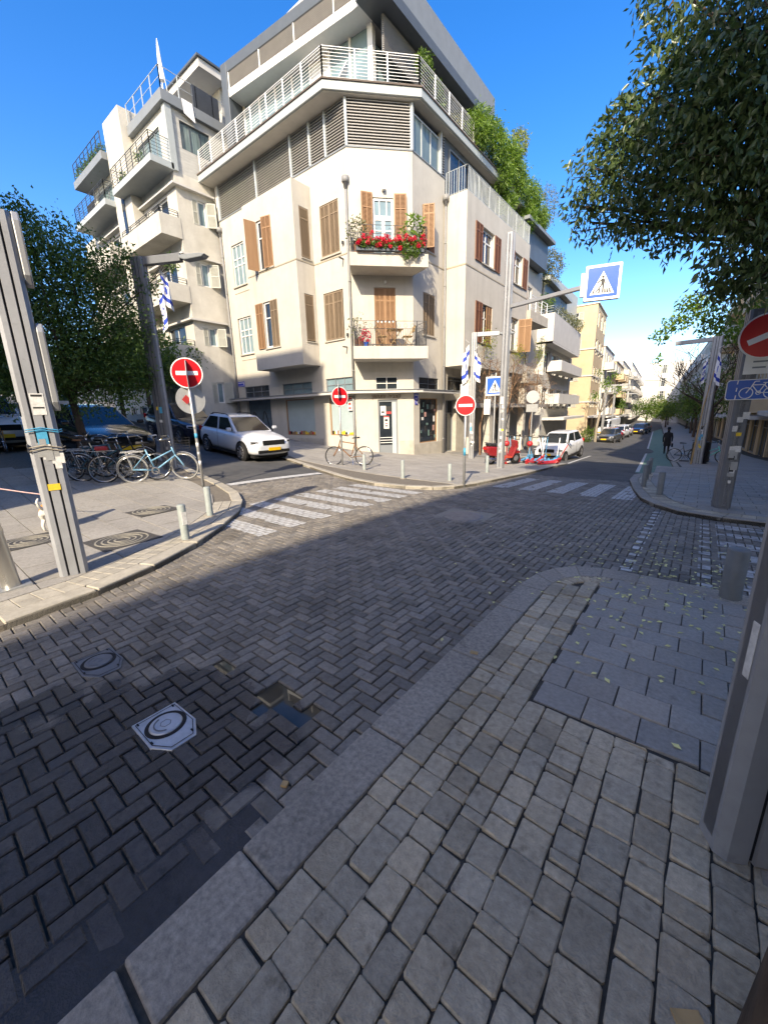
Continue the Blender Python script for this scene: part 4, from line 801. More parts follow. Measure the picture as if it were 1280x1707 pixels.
# white building after the wing: stepped balconies
wb = thing('white_balcony_building', 'bright white modernist house with long balconies right of the big sign arm', 'building')
y0 = 32.7; FE = Fac((-14,y0), (-10.3,y0)); FB3 = Fac((-10.55,y0+.01), (-11.3,44.5)); FT = Fac((-9.75,y0), (-10.5,43.8))
mb = MB(); Fac((-14,y0), (-9.75,y0)).wall(mb, 0, 4.25, 6.4, 8.5); FT.wall(mb, 0, FT.L, 6.55, 8.5); mb.prism([(-14,y0),(-9.75,y0),(-10.5,43.8),(-14,43.8)], 6.4, 6.54); mb.build('parapet', 'white_plaster', wb)
mb = MB(); FE.wall(mb, 0, FE.L, -2.6, 6.4, [(2.2,3.0,2.8,4.4)], .15); FB3.wall(mb, 0, FB3.L, -2.8, 6.4, [(.8+2.7*k, 2.9+2.7*k, z, z+1.7) for k in range(4) for z in (1.6,4.4)], .3); mb.build('wall', 'white_plaster', wb)
for k in range(4):
    for z in (1.6,4.4): window(FB3, .8+2.7*k, 2.9+2.7*k, z, z+1.7, wb, 3, (), -.2, 'white_paint', 'glass', .06, .05)
window(FE, 2.2, 3.0, 2.8, 4.4, wb, 2, (.6,), -.1, 'white_paint', 'glass_blue', .05, .04)
MB().prism([(-13.9,y0+.5),(-11.0,y0+.5),(-11.6,44),(-13.9,44)], -2.8, 8.2).build('core', 'dark_inside', wb)
for z0, z1 in ((4.55,5.35),(2.0,2.8)):
    g = MB(); FB3.box(g, 2.1, 11.3, z0, z0+.15, .0, 1.1); FB3.box(g, 2.1, 11.3, z0+.15, z1, 1.0, 1.1); FB3.box(g, 2.1, 2.2, z0+.15, z1, 0.02, 1.0); g.build('balcony', 'white_plaster', wb)
g = MB(); FB3.box(g, 1.6, 11.3, .7, .9, 0, 1.7); g.build('canopy', 'white_plaster', wb)
for k in range(3): g = MB(); FB3.box(g, 2.2+k*3, 4.8+k*3, -2.0, .5, -.2, -.1); g.build('shop_window', 'glass', wb)
rail_h([(-13.5,y0+.15),(-9.9,y0+.15),(-10.6,43.6)], 8.5, .5, wb, 'louver_frame', 2, 1.5, .015, .01)
MB().prism([(-18,40),(-12.4,40),(-12.6,50),(-18,50)], 8, 13.2).build('set_back_storey', 'fascia', wb)
g = MB()
for k in range(5): g.box(-18,-12.35,39.97,40.0,9+k*.9,9.03+k*.9)
g.build('cladding_joint', 'mid_grey_metal', wb)
MB().prism([(-13.4,33.6),(-10.9,33.6),(-11.5,42),(-13.4,42)], 8.4, 11.0).build('roof_room', 'dark_grey_metal', wb)
MB().prism([(-13.6,33.4),(-10.5,33.4),(-11.1,42.2),(-13.6,42.2)], 11.01, 11.25).build('roof_room_eave', 'fascia', wb)
for i, (cl, m, n) in enumerate((([(-11.6,33.5,11.6,1.2,.9,1.3),(-10.9,34.6,12.3,1.0,1.0,1.2),(-12.4,33.6,11.2,.9,.7,.9)], 'leaf_olive', 5200), ([(-10.6,33.2,9.4,.6,.5,.6),(-11.6,33.1,9.2,.5,.4,.5)], 'leaf_mid', 1400), ([(-10.5,36+1.6*k,9.0,.5,.7,.6) for k in range(5)], 'leaf_olive', 2200))):
    t = thing('roof_garden_shrub', ['rounded olive shrub on the roof of the white house', 'bright green shrub at the roof corner of the white house', 'low shrubs along the roof edge of the white house'][i], 'shrub'); leaves('foliage', cl, n, .16, .06, m, t, seed=30+i); MB().tube([(cl[0][0],cl[0][1],8.5),(cl[0][0],cl[0][1],cl[0][2])], .05, 6).build('stem', 'bark', t)
# tan building
tb, FT4, E4 = street_building('tan_building', 'tall tan plastered apartment block with grey shutters beyond the white house', 'L', 50, 58, -8.0, 12.3, 'tan_plaster', 4, sd=3, balc=False, depth=7)
for z in (2.2,5.0,7.8): g = MB(); E4.box(g, 0, E4.L+.1, z, z+.12, 0, .1); FT4.box(g, 0, FT4.L, z, z+.12, 0, .1); g.build('band', 'white_plaster', tb)
specs = [('L',58.2,70,-7.8,9.0,'white_plaster',3,'white block with open balconies beyond the tan building'),('L',70.2,84,-7.4,8.2,'tan_plaster',3,'pale tan block third beyond the white house'),('L',84.2,105,-7.6,9.5,'old_white',4,'off white block far down the left side of the street'),('L',105.2,165,-7.4,11,'white_plaster',4,'most distant white block on the left side of the street'),
  ('R',34,47,4.4,12.5,'tan_plaster',3,'stone grey block with shops behind the bicycle sign'),('R',47.2,62,4.6,13.5,'tan_plaster',4,'tan block behind the right hand street trees'),('R',62.2,85,4.5,11.5,'old_white',3,'off white block far down the right pavement'),('R',85.2,165,4.4,12,'white_plaster',4,'most distant white block on the right side of the street')]
for i, (s_, a, b, xf, H, m, fl, lab) in enumerate(specs): street_building('street_building', lab, s_, a, b, xf, H, m, fl, sd=20+i)
street_building('end_building', 'pale block closing the far end of the long street', 'L', 160, 190, 12, 15, 'white_plaster', 4, sd=61, balc=False, depth=40)
# blocks out of frame that stand behind the photographer and shade the crossing
street_building('shade_building', 'cream block on the right pavement behind the near pole', 'R', -30, 2.9, 3.3, 11.8, 'plaster', 3, sd=41, balc=False, lean=False, depth=10)
street_building('shade_building', 'cream block on the far right corner before the bicycle sign', 'R', 9.4, 33.8, 3.5, 12.2, 'plaster', 3, sd=42, balc=False, lean=False, depth=10)
lbk = street_building('shade_building', 'tall cream block on the left pavement behind the steel bollard', 'L', -26, -3.6, -7.5, 15.6, 'plaster', 4, sd=43, balc=False, lean=False, depth=30)
# end of the shaded left street
street_building('left_street_building', 'grey block closing the far end of the shaded left street', 'L', -3, 12, -62, 13, 'grey_render', 4, sd=51, balc=False, lean=False, depth=8)
# ---------------- poles and signs ----------------
def profile_pole(name, label, x, y, h_, rz=0, wx=.16, wy=.3, m='alu', base=None, group=None):
    """extruded aluminium pole with dark slots; local x is its narrow face direction"""
    z = G(x, y) if base is None else base; t = thing(name, label, 'pole' if 'lamp' not in name else 'street lamp', (x, y, z), rz, group)
    a, b = wx/2, wy/2
    P = [(-a,-b+.03),(-a+.03,-b),(a-.03,-b),(a,-b+.03),(a,-.055),(a-.018,-.05),(a-.018,-.038),(a,-.033),(a,.033),(a-.018,.038),(a-.018,.05),(a,.055),(a,b-.03),(a-.03,b),(-a+.03,b),(-a,b-.03),(-a,.055),(-a+.018,.05),(-a+.018,.038),(-a,.033),(-a,-.033),(-a+.018,-.038),(-a+.018,-.05),(-a,-.055)]
    MB().prism(P, 0, h_).build('shaft', m, t)
    for s in (-1, 1):
        for yy in (-.044, .044): MB().box(*sorted((s*(a-.0185), s*(a-.012))), yy-.007, yy+.007, .01, h_-.01).build('slot', 'slot_black', t)
    for yy in (-b, b): MB().box(-.03,.03,min(yy,yy*.985),max(yy,yy*.985)+.0005,.05,h_-.05).build('groove', 'alu_dark', t)
    return t
def stickers(t, n, z0, z1, a, sd, side=1, ymax=.13, face='x'):
    r = random.Random(sd)
    for k in range(n):
        w_, h_ = r.uniform(.04,.10), r.uniform(.05,.16); c = r.uniform(-ymax,ymax-.05); z = r.uniform(z0,z1); m = r.choice(['sticker_white']*9+['sign_back']*5+['sticker_blue','sticker_yellow','sticker_black'])
        o = a+.001+.0006*k
        if face == 'x': MB().box(*sorted((side*o, side*(o+.0005))), c, c+w_, z, z+h_).build('sticker', m, t)
        else: MB().box(c, c+w_, *sorted((side*o, side*(o+.0005))), z, z+h_).build('sticker', m, t)
def disc_sign(par, o, u, v, r, kind, n=36):
    """round or square sign plate; u right, v up, facing u x v"""
    o, u, v = Vector(o), Vector(u).normalized(), Vector(v).normalized(); nn = u.cross(v)
    if kind == 'noentry':
        p = MB().disc(o, u, v, nn*.012, r, n).build('sign_plate', 'sign_white', par); MB().disc(o+nn*.0122, u, v, nn*.002, r*.93, n).build('sign_face', 'sign_red', p)
        MB().extr([(-r*.68,-r*.13),(r*.68,-r*.13),(r*.68,r*.13),(-r*.68,r*.13)], o+nn*.0144, u, v, nn*.002).build('bar', 'sign_white', p)
    elif kind == 'back': p = MB().disc(o, u, v, nn*.012, r, n).build('sign_back', 'sign_back', par)
    elif kind == 'ped':
        rr = lambda s: [(-s,-s*.96),(-s*.96,-s),(s*.96,-s),(s,-s*.96),(s,s*.96),(s*.96,s),(-s*.96,s),(-s,s*.96)]
        p = MB().extr(rr(r), o, u, v, nn*.02).build('sign_plate', 'sign_white', par); MB().extr(rr(r*.93), o+nn*.0202, u, v, nn*.001).build('sign_rim', 'sign_blue', p); MB().extr(rr(r*.9), o+nn*.0214, u, v, nn*.001).build('sign_rim', 'sign_white', p); MB().extr(rr(r*.85), o+nn*.0226, u, v, nn*.001).build('sign_face', 'sign_blue', p)
        MB().extr([(-.68*r,-.68*r),(.68*r,-.68*r),(0,.62*r)], o+nn*.0238, u, v, nn*.001).build('triangle', 'sign_white', p)
        q = MB(); e = o+nn*.0249; d = nn*.0012
        q.disc(e+v*r*.30, u, v, d, r*.075, 10); P = lambda *c: q.extr([(a*r, b*r) for a, b in c], e, u, v, d)
        P((-.07,.2),(.07,.2),(.09,-.12),(-.08,-.12)); P((-.06,.18),(-.05,.08),(-.30,-.06),(-.33,-.02)); P((.05,.18),(.10,.14),(.17,-.10),(.12,-.13)); P((-.07,-.12),(.02,-.12),(-.22,-.45),(-.34,-.62),(-.40,-.60),(-.28,-.42)); P((0,-.12),(.09,-.12),(.08,-.60),(.0,-.62))
        for k in (-.5,-.17,.17,.30,.46): P((k-.05,-.62),(k+.05,-.62),(k*.86+.03,-.36),(k*.86-.03,-.36))
        q.build('pictogram', 'sign_black', p)
    return p
UP = V(0,0,1)
def facing(n):   # right vector for a sign whose face normal is n
    n = Vector(n).normalized(); return UP.cross(n)
def sign_post(name, label, x, y, cz, r, n, m='galv', extra=None, h_=None, lean=(0,0)):
    z = G(x, y); t = thing(name, label, 'road sign', (x, y, z)); t.rotation_euler = (lean[0], lean[1], 0)
    MB().tube([(0,0,-.1),(0,0,h_ or cz+r*.9)], .03, 10).build('post', m, t, True)
    disc_sign(t, V(0,0,cz)+Vector(n).normalized()*.035, facing(n), UP, r, 'noentry'); return t
t = sign_post('no_entry_sign', 'red no entry sign on a thin post beside the left zebra crossing', -8.74, 4.32, 2.46, .31, (.88,-.45,0), lean=(0,R_(-1)))
disc_sign(t, V(-.06,.05,2.42), facing((-.5,-.86,0)), UP, .36, 'back', 8); disc_sign(t, V(-.04,.02,1.92), facing((.95,-.2,0)), UP, .3, 'back'); MB().obox(V(.0,-.09,1.92), (.0,.05,.05), (.002,0,0), (0,.05,-.05)).build('sticker', 'sticker_red', t)
for k in range(5): MB().tube([(0,0,.5+k*.2),(0,0,.6+k*.2)], .0315+.0003*k, 10).build('sticker', ['sticker_white','sign_back','sticker_white','sticker_blue','sign_back'][k], t, True)
t = sign_post('no_entry_sign', 'red no entry sign in front of the shop window with the leaning bicycle', -9.57, 9.66, 2.26, .31, (.9,-.25,0)); disc_sign(t, V(-.05,.03,2.42), facing((-.7,-.7,0)), UP, .33, 'back', 8)
t = sign_post('no_entry_sign', 'red no entry sign beside the red scooter at the corner', -4.46, 8.69, 1.89, .235, (.35,-.93,0)); MB().tube([(0,0,.72),(0,0,.9)], .032, 10).build('sticker', 'sticker_blue', t, True)
# near right pole, left signal pole
t = profile_pole('utility_pole', 'grey aluminium pole close at the right edge of the picture', .345, 1.70, 4.5, R_(-64), .15, .3, 'alu_dark', 0)
MB().box(.0,.03,-.1525,-.151,.72,.92).build('paint_patch', 'sticker_white', t); MB().box(.01,.03,-.1525,-.151,1.1,1.35).build('paint_patch', 'sticker_white', t)
t = profile_pole('signal_pole', 'tall aluminium pole covered in stickers at the left pavement edge', -5.15, 1.0, 3.4, R_(-14), .2, .25, 'alu_dark')
stickers(t, 10, .9, 1.5, .1, 3, 1, .11); stickers(t, 10, .85, 1.7, .125, 5, -1, .08, 'y')
MB().box(.1005,.103,-.03,.075,1.66,1.86).build('sticker', 'sticker_white', t); MB().box(.1031,.104,-.02,.065,1.83,1.85).build('sticker', 'sticker_black', t); MB().box(.1031,.104,-.02,.065,1.72,1.735).build('sticker', 'sticker_black', t)
def sig(zc, h_, par, y=.2):
    P = [(-.09,-h_/2+.08),(-.05,-h_/2),(.05,-h_/2),(.09,-h_/2+.08),(.09,h_/2-.08),(.05,h_/2),(-.05,h_/2),(-.09,h_/2-.08)]
    b = MB().extr(P, (0,y-.05,zc), (1,0,0), (0,0,1), (0,.055,0)).build('signal_head', 'alu', par, bevel=.01); MB().box(-.03,.03,.124,y-.05,zc-.02,zc+.02).build('bracket', 'alu', b); return b
sig(3.12, .6, t, .18); sig(2.1, .8, t, .18)
MB().bar((.0,.15,1.78), (.0,.26,1.78), .03, .03).build('bracket', 'sticker_white', t)
for z in (1.52,1.5,1.35,1.32): MB().tube([(.115,-.12,z),(.118,0,z+.02),(.113,.13,z-.01),(.05,.158,z)], .005, 4).build('tie_string', 'sticker_blue' if z > 1.45 else 'band_line', t)
# L-shaped street lamps
def lamp(label, x, y, h_, arm, rz, m='alu_lamp', head=True, st=0, al=1.5, group=None, wx=.16, wy=.26):
    t = profile_pole('street_lamp', label, x, y, h_, rz, wx, wy, m, None, group)
    MB().box(-.07,.07,wy/2+.0005,wy/2+arm,h_-.18,h_-.002).build('arm', m, t, bevel=.012)
    if head: MB().extr([(0,-.04),(.15,-.09),(.6,-.06),(.68,-.0),(.5,.03),(0,.03)], (-.11,wy/2+arm,h_-.09), (0,1,0), (0,0,1), (.22,0,0)).build('lamp_head', 'mid_grey_metal', t, bevel=.02)
    if st: stickers(t, st, .5, 1.6, wx/2, int(abs(x*7)), 1, .1); stickers(t, st, .5, 1.6, wx/2, int(abs(x*9))+1, -1, .1)
    return t
lamp('dark grey L-shaped street lamp rising behind the parked bicycles', -11.3, 4.75, 5.15, 1.0, R_(-62), st=5, wx=.2, wy=.34)
lamp('pale L-shaped street lamp with flags on the corner pavement', -8.6, 17.4, 5.6, .95, R_(-62), 'alu', st=12)
lamp('pale L-shaped street lamp beside the young staked tree', -.05, 23.4, 5.5, 1.35, R_(84), 'alu', False, st=10, wx=.3, wy=.34)
for i, (y, xl) in enumerate(((52,-6.6),(64,-6.7),(80,-6.9))): lamp(['nearest','middle','farthest'][i]+' of three thin street lamps far along the left kerb', FX(xl, y), y, 6, 1.6, R_(-85), 'alu')
t = profile_pole('sign_mast', 'tall sticker covered mast with long arm over the road at the corner', -5.72, 13.99, 7.6, R_(8), .22, .3, 'alu'); stickers(t, 16, .5, 2.2, .15, 9, -1, .06, 'y')
ARM0 = V(.11,0,5.43); MB().bar(ARM0, V(2.55,-.55,5.55), .14, .11).build('arm', 'alu', t, bevel=.01); MB().obox((-.0,-.17,2.4),(.05,0,0),(0,.02,0),(0,0,.12)).build('plate', 'sign_white', t)
t = thing('pedestrian_sign', 'large blue pedestrian crossing sign hung from the long mast arm', 'road sign', (-2.72,13.15,4.93)); n_ = V(.30,-.95,0); disc_sign(t, (0,0,0), facing(n_), UP, .44, 'ped'); MB().obox(-n_*.08, facing(n_)*.44, n_*.07, UP*.44).build('housing', 'alu', t, bevel=.02); MB().obox(-n_*.1-facing(n_)*.48, facing(n_)*.06, n_*.05, UP*.3).build('bracket', 'alu', t)
t = thing('pedestrian_sign', 'small blue pedestrian crossing sign half hidden behind the sticker covered mast', 'road sign', (-6.75,15.6,G(-6.75,15.6))); disc_sign(t, V(0,0,3.1), facing((.2,-.98,0)), UP, .36, 'ped'); MB().tube([(0,.05,-.1),(0,.05,3.6)], .035, 8).build('post', 'galv', t); MB().obox((-.3,.0,2.3),(.13,0,0),(0,.01,0),(0,0,.3)).build('notice', 'sign_white', t)
t = thing('round_sign', 'grey back of a round sign above the parked scooters', 'road sign', (-8.1,24.2,G(-8.1,24.2))); MB().tube([(0,0,-.1),(0,0,3.7)], .035, 8).build('post', 'galv', t); disc_sign(t, V(0,-.05,3.35), facing((.2,-.98,0)), UP, .36, 'back'); MB().obox((0,-.05,2.72),(.34,0,0),(0,.006,0),(0,0,.22)).build('plate', 'sign_back', t)
t = thing('utility_box', 'white switch box strapped to the lamp with flags', 'box', (-8.75,17.28,2.0)); MB().box(-.32,.1,-.2,-.12+.25,0,.8).build('case', 'white_paint', t, bevel=.015); MB().box(-.26,.04,-.206,-.2005,.1,.7).build('door', 'sign_white', t)
# right sign pole with no entry disc seen turned and bicycle plate
t = profile_pole('sign_pole', 'dark pole carrying a turned no entry disc and bicycle lane plate', .41, 9.17, 3.25, R_(12), .22, .3, 'alu_lamp'); stickers(t, 14, .4, 1.7, .15, 12, -1, .08, 'y')
n_ = V(-.15,-.98,0); u_ = facing(n_); ca, sa = math.cos(R_(24)), math.sin(R_(24))
disc_sign(t, V(.12,-.2,2.83), u_*ca+UP*sa, UP*ca-u_*sa, .34, 'noentry')
MB().obox(V(.22,-.19,2.43), u_*.3, n_*.008, UP*.17).build('notice', 'sign_white', t)
for k in range(3): MB().obox(V(.14-.02*k,-.202,2.54-.09*k), u_*(.12-.02*k), n_*.002, UP*.012).build('notice_line', 'mid_grey_metal', t)
bo = V(.1,-.2,2.02); rr = [(-.36,-.13),(-.33,-.16),(.33,-.16),(.36,-.13),(.36,.13),(.33,.16),(-.33,.16),(-.36,.13)]
bp = MB().extr(rr, bo, u_, UP, n_*.01).build('bicycle_plate', 'sign_white', t); MB().extr([(a*.965, b*.93) for a, b in rr], bo+n_*.0102, u_, UP, n_*.001).build('plate_face', 'sign_blue', bp)
q = MB(); e = bo+n_*.013; P = lambda a, b: e+u_*a+UP*b
for cx_ in (-.10,.20): q.tube([P(cx_+.085*math.cos(k*math.pi/9), -.055+.085*math.sin(k*math.pi/9)) for k in range(18)], .007, 4, True)
for a, b in (((-.10,-.055),(-.03,.07)),((-.03,.07),(.11,.07)),((.11,.07),(.20,-.055)),((.20,-.055),(.05,-.055)),((.05,-.055),(-.035,.06)),((.05,-.055),(.125,.1)),((-.045,.05),(-.01,.125)),((-.01,.125),(.045,.125)),((.09,.1),(.16,.1))): q.bar(P(*a), P(*b), .013, .004, n_)
q.tube([P(.05+.028*math.cos(k*math.pi/6), -.055+.028*math.sin(k*math.pi/6)) for k in range(12)], .006, 4, True); q.build('bicycle_pictogram', 'sign_white', bp)
q = MB()
for z in (-.12,.0,.115): q.bar(P(-.225,z-.025), P(-.222,z+.035), .014, .003, n_)
q.build('lane_mark', 'sign_white', bp)
# bollards
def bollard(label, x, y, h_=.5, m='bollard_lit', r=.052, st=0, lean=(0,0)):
    t = thing('bollard', label, 'bollard', (x, y, G(x, y)), 0, 'pavement bollards'); t.rotation_euler = (*lean, 0)
    MB().lathe([(r,-.05),(r,h_-.012),(r-.008,h_),(0,h_+.002)], (0,0,0), n=18).build('post', m, t, True); MB().lathe([(r+.028,-.02),(r+.028,.008),(r+.001,.012)], (0,0,0), n=18).build('collar', 'granite', t)
    if st: MB().box(r*.5,r*.5+.003+r*.45,-.03,.03,h_*.45,h_*.8).build('sticker', 'sticker_white', t)
    return t
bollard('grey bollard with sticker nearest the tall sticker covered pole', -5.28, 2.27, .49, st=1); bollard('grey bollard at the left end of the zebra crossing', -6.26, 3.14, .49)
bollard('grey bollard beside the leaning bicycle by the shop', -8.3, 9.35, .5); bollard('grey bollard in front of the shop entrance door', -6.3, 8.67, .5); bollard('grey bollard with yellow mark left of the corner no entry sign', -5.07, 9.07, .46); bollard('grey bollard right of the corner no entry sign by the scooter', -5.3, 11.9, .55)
bollard('thick dark bollard close beside the near right pole', .36, 4.22, .45, 'bollard_shaded', .075); bollard('dark bollard at the tip of the right hand kerb', -.99, 11.46, .55, 'bollard_shaded'); bollard('dark bollard nearest the bicycle lane plate pole', -.57, 10.12, .5, 'bollard_shaded', .06)
bollard('second dark bollard along the right kerb', -1.12, 13.5, .55, 'bollard_shaded'); bollard('third dark bollard farthest along the right kerb', -1.22, 15.4, .55, 'bollard_shaded')
t = thing('steel_bollard', 'shiny stainless steel bollard on a grey plate at the left edge', 'bollard', (-5.2,.5,.0)); t.rotation_euler = (R_(3), R_(-3), 0)
MB().lathe([(.075,.01),(.075,.55),(.079,.56),(.079,.6),(.075,.61),(.075,.655),(.06,.67),(0,.672)], (0,0,0), n=24).build('post', 'steel', t, True); MB().lathe([(0,.0),(.045,.0),(.045,.03),(.03,.035),(0,.035)], (.045,0,.655), (.9,0,.45), n=16).build('lock', 'galv', t); MB().box(-.12,.12,-.14,.14,-.01,.012).build('base_plate', 'galv', t)
# flags
def flag(label, x, y, z, d, w_, h_, sd=0, group=None):
    t = thing('flag', label, 'flag', (x, y, z), 0, group); d = Vector(d).normalized(); nn = UP.cross(d); r = random.Random(sd)
    N_, M_ = 12, 14
    def pt(i, j): a = i/N_; b = j/M_; return d*(a*w_*(.32+.1*b))+UP*(-b*h_-a*.28*h_*(1-b*.3))+nn*(.06*math.sin(a*9+b*3+sd)*(a+.2)+.03*math.sin(b*7))
    for k, (j0, j1, m) in enumerate(((0,2,'flag_white'),(2,4,'flag_blue'),(4,10,'flag_white'),(10,12,'flag_blue'),(12,14,'flag_white'))):
        mb = MB()
        for j in range(j0, j1):
            for i in range(N_): mb.add([pt(i,j), pt(i+1,j), pt(i+1,j+1), pt(i,j+1)], [(0,1,2,3)])
        mb.build('cloth', m, t, True)
    q = MB()
    for s in (1, -1):
        for k in range(3):
            a0, a1 = [R_(90*s+120*k), R_(90*s+120*(k+1))]; f_ = lambda a: pt(6+2.2*math.cos(a), 7+1.7*math.sin(a))+nn*.006
            q.bar(f_(a0), f_(a1), .02, .003, nn)
            q.bar(f_(a0)-nn*.012, f_(a1)-nn*.012, .02, .003, nn)
    q.build('star', 'flag_blue', t)
    MB().bar((0,0,.06), d*.2+UP*(.16), .014, .014).build('staff', 'white_metal', t); return t
flag('blue and white flag hanging on the corner lamp, front of two', -8.75, 17.2, 4.5, (-.3,-.95,0), .9, 1.5, 1); flag('blue and white flag half behind the corner lamp', -8.5, 17.3, 4.2, (.8,-.3,0), .9, 1.2, 4)
flag('blue and white flag by the lamp arm above the parked bicycles', -11.05, 5.1, 5.2, (.5,.86,0), .5, .8, 2); flag('blue and white flag hung from the lower balcony of the off white block', -22.9, 10.62, 8.3, (-.9,-.2,0), 1.2, 2.0, 7); flag('blue and white flag on the lamp beside the young tree', .02, 23.2, 3.9, (.6,-.4,0), .55, 1.3, 3); flag('blue and white flag left of the lamp beside the young tree', -.3, 23.2, 3.6, (-.6,-.4,0), .4, 1.0, 9)
# ---------------- vehicles ----------------
def paintmat(name, c, rough=.22): return mat(name, c, rough, .03, 3, coat=.6, obj=1)
paintmat('car_white', (.62,.64,.67)); paintmat('car_black', (.012,.011,.011)); paintmat('car_navy', (.012,.016,.035)); paintmat('car_grey', (.07,.075,.08)); paintmat('car_red', (.30,.012,.015)); paintmat('car_silver', (.5,.5,.48)); paintmat('car_blue', (.03,.06,.16))
mat('car_glass', (.015,.02,.025), .04, .1, 2, spec=.9, obj=1); mat('lamp_glass', (.55,.57,.6), .1, .1, 5, spec=.9, obj=1); mat('tail_glass', (.5,.01,.01), .15, .1, 5, obj=1); mat('plate_yellow', (.85,.50,.02), .4, .03, 5, obj=1); mat('rim_alloy', (.5,.5,.52), .25, .05, 5, metal=.8, obj=1); mat('arch_black', (.008,.008,.008), .9, .1, 4, obj=1)
def wheel(par, x, y, r, side, w_=.2, spokes=10):
    ax = (0, side, 0); t = MB().lathe([(r*.66,0),(r*.72,.012),(r*.93,.012),(r,-.03),(r,-w_+.03),(r*.93,-w_),(r*.6,-w_)], (x, y, r), ax, 26).build('wheel', 'rubber', par, True)
    m = MB().lathe([(r*.665,-.002),(r*.62,.004),(r*.6,-.03),(r*.2,-.045),(0,-.045)], (x, y, r), ax, 26); m.build('rim_dish', 'arch_black', t, True)
    q = MB().lathe([(r*.67,.003),(r*.64,.010),(r*.60,.004),(r*.60,-.02)], (x, y, r), ax, 26); q.lathe([(r*.15,-.01),(r*.13,.004),(0,.006)], (x, y, r), ax, 12)
    for k in range(spokes): a = 2*math.pi*k/spokes; d = V(math.cos(a),0,math.sin(a)); q.bar(V(x,y,r)+d*r*.1+V(0,side*-.004,0), V(x,y,r)+d*r*.63+V(0,side*-.002,0), .03, .016, (0,1,0))
    q.build('rim', 'rim_alloy', t)
def car(label, x, y, rz, m, L=4.2, W=1.78, H=1.52, hood=.95, belt=1.0, xw=.85, xr=.15, rr=-1.35, rb=-1.95, wb=2.6, r=.32, group='parked cars', rear=False, name='parked_car', detail=1, pitch=0, z=None, rails=False, sc_=1.0):
    t = thing(name, label, 'car', (x, y, (G(x, y)+ROAD if z is None else z)), rz, group); t.rotation_euler = (0, pitch, rz)
    h = L/2; w_ = W/2; t.scale = (sc_, sc_, sc_)
    # body loft: stations (x, halfwidth, zbottom, ztop)
    ST = [(-h,.80,.42,.80),(-h+.05,.90,.30,belt-.06),(-h+.3,.97,.24,belt),(-wb/2-.45,.99,.22,belt+.01),(-wb/2,1.0,.22,belt+.01),(-.4,1.0,.2,belt),(.3,1.0,.2,belt-.01),(xw-.05,1.0,.2,belt-.02),(xw+.1,.99,.2,hood+.01),(wb/2,.985,.22,hood-.03),(h-.45,.95,.22,hood-.09),(h-.18,.87,.22,hood-.16),(h-.04,.76,.28,hood-.26),(h,.70,.36,hood-.36)]
    vs = []; fs = []; K = 11
    for (sx, hw, zb, zt) in ST:
        hw *= w_; d = zt-zb
        pr = [(hw*.86,zb),(hw*.965,zb+d*.16),(hw,zb+d*.42),(hw*.985,zb+d*.68),(hw*.93,zb+d*.90),(hw*.78,zt)]
        row = [(sx, a, z_) for a, z_ in pr]+[(sx, 0, zt+.025)]+[(sx, -a, z_) for a, z_ in reversed(pr)]; K = len(row); vs += row
    for i in range(len(ST)-1):
        for k in range(K-1): fs.append((i*K+k, (i+1)*K+k, (i+1)*K+k+1, i*K+k+1))
        fs.append((i*K+K-1, (i+1)*K+K-1, (i+1)*K, i*K))
    fs += [tuple(range(K)), tuple((len(ST)-1)*K+k for k in range(K-1,-1,-1))]
    b = MB().add(vs, fs).build('body', m, t, True); sm = b.modifiers.new('s', 'SUBSURF'); sm.levels = 1; sm.render_levels = 1
    # cabin
    cw, tw = w_*.93, w_*.70; zb = belt-.05; zt = H
    C0 = [(xw+.08,cw*.92,zb),(xw+.08,-cw*.92,zb),(rb,-cw*.9,zb),(rb,cw*.9,zb)]; C1 = [(xr,tw*.95,zt-.05),(xr,-tw*.95,zt-.05),(rr,-tw*.93,zt-.07),(rr,tw*.93,zt-.07)]; C2 = [(xr-.25,tw*.8,zt),(xr-.25,-tw*.8,zt),(rr+.25,-tw*.8,zt-.02),(rr+.25,tw*.8,zt-.02)]
    MB().add(C0+C1+C2, [(0,1,5,4),(1,2,6,5),(2,3,7,6),(3,0,4,7),(4,5,9,8),(5,6,10,9),(6,7,11,10),(7,4,8,11),(8,9,10,11)]).build('cabin', m, t, bevel=.03)
    def pane(name, q, ins, mm='car_glass', off=.012):
        q = [Vector(p) for p in q]; c = sum(q, V(0,0,0))/4; n_ = (q[1]-q[0]).cross(q[3]-q[0]).normalized()
        if n_.dot(c-V(0,0,.8)) < 0: n_ = -n_
        q = [c+(p-c)*ins+n_*off for p in q]; return MB().add(q, [(0,1,2,3)]).build(name, mm, t)
    pane('windscreen', [C0[0],C0[1],C1[1],C1[0]], .90); pane('rear_window', [C0[2],C0[3],C1[3],C1[2]], .84)
    for s in (0, 1):
        a0, b0 = (C0[0], C0[3]) if s == 0 else (C0[1], C0[2]); a1, b1 = (C1[0], C1[3]) if s == 0 else (C1[1], C1[2]); lp = lambda p, q, f_: tuple(p[i]+(q[i]-p[i])*f_ for i in range(3)); k = .48
        pane('side_window', [lp(a0,b0,.03), lp(a0,b0,k), lp(a1,b1,k), lp(a1,b1,0)], .86); pane('side_window', [lp(a0,b0,k), lp(a0,b0,.95), lp(a1,b1,.97), lp(a1,b1,k)], .86)
        sg = 1 if s == 0 else -1
        for wx in (wb/2, -wb/2):
            q = MB().lathe([(0,.004),(r*1.16,.004),(r*1.17,-.05)], (wx, sg*(w_*.985), r+.02), (0,sg,0), 26); q.build('wheel_arch', 'arch_black', t); wheel(t, wx, sg*(w_+.012), r, sg)
        MB().obox((xw-.05, sg*(w_+.07), belt+.07), (.05,0,0), (0,.09,0), (0,0,.06)).build('mirror', m, t, bevel=.03)
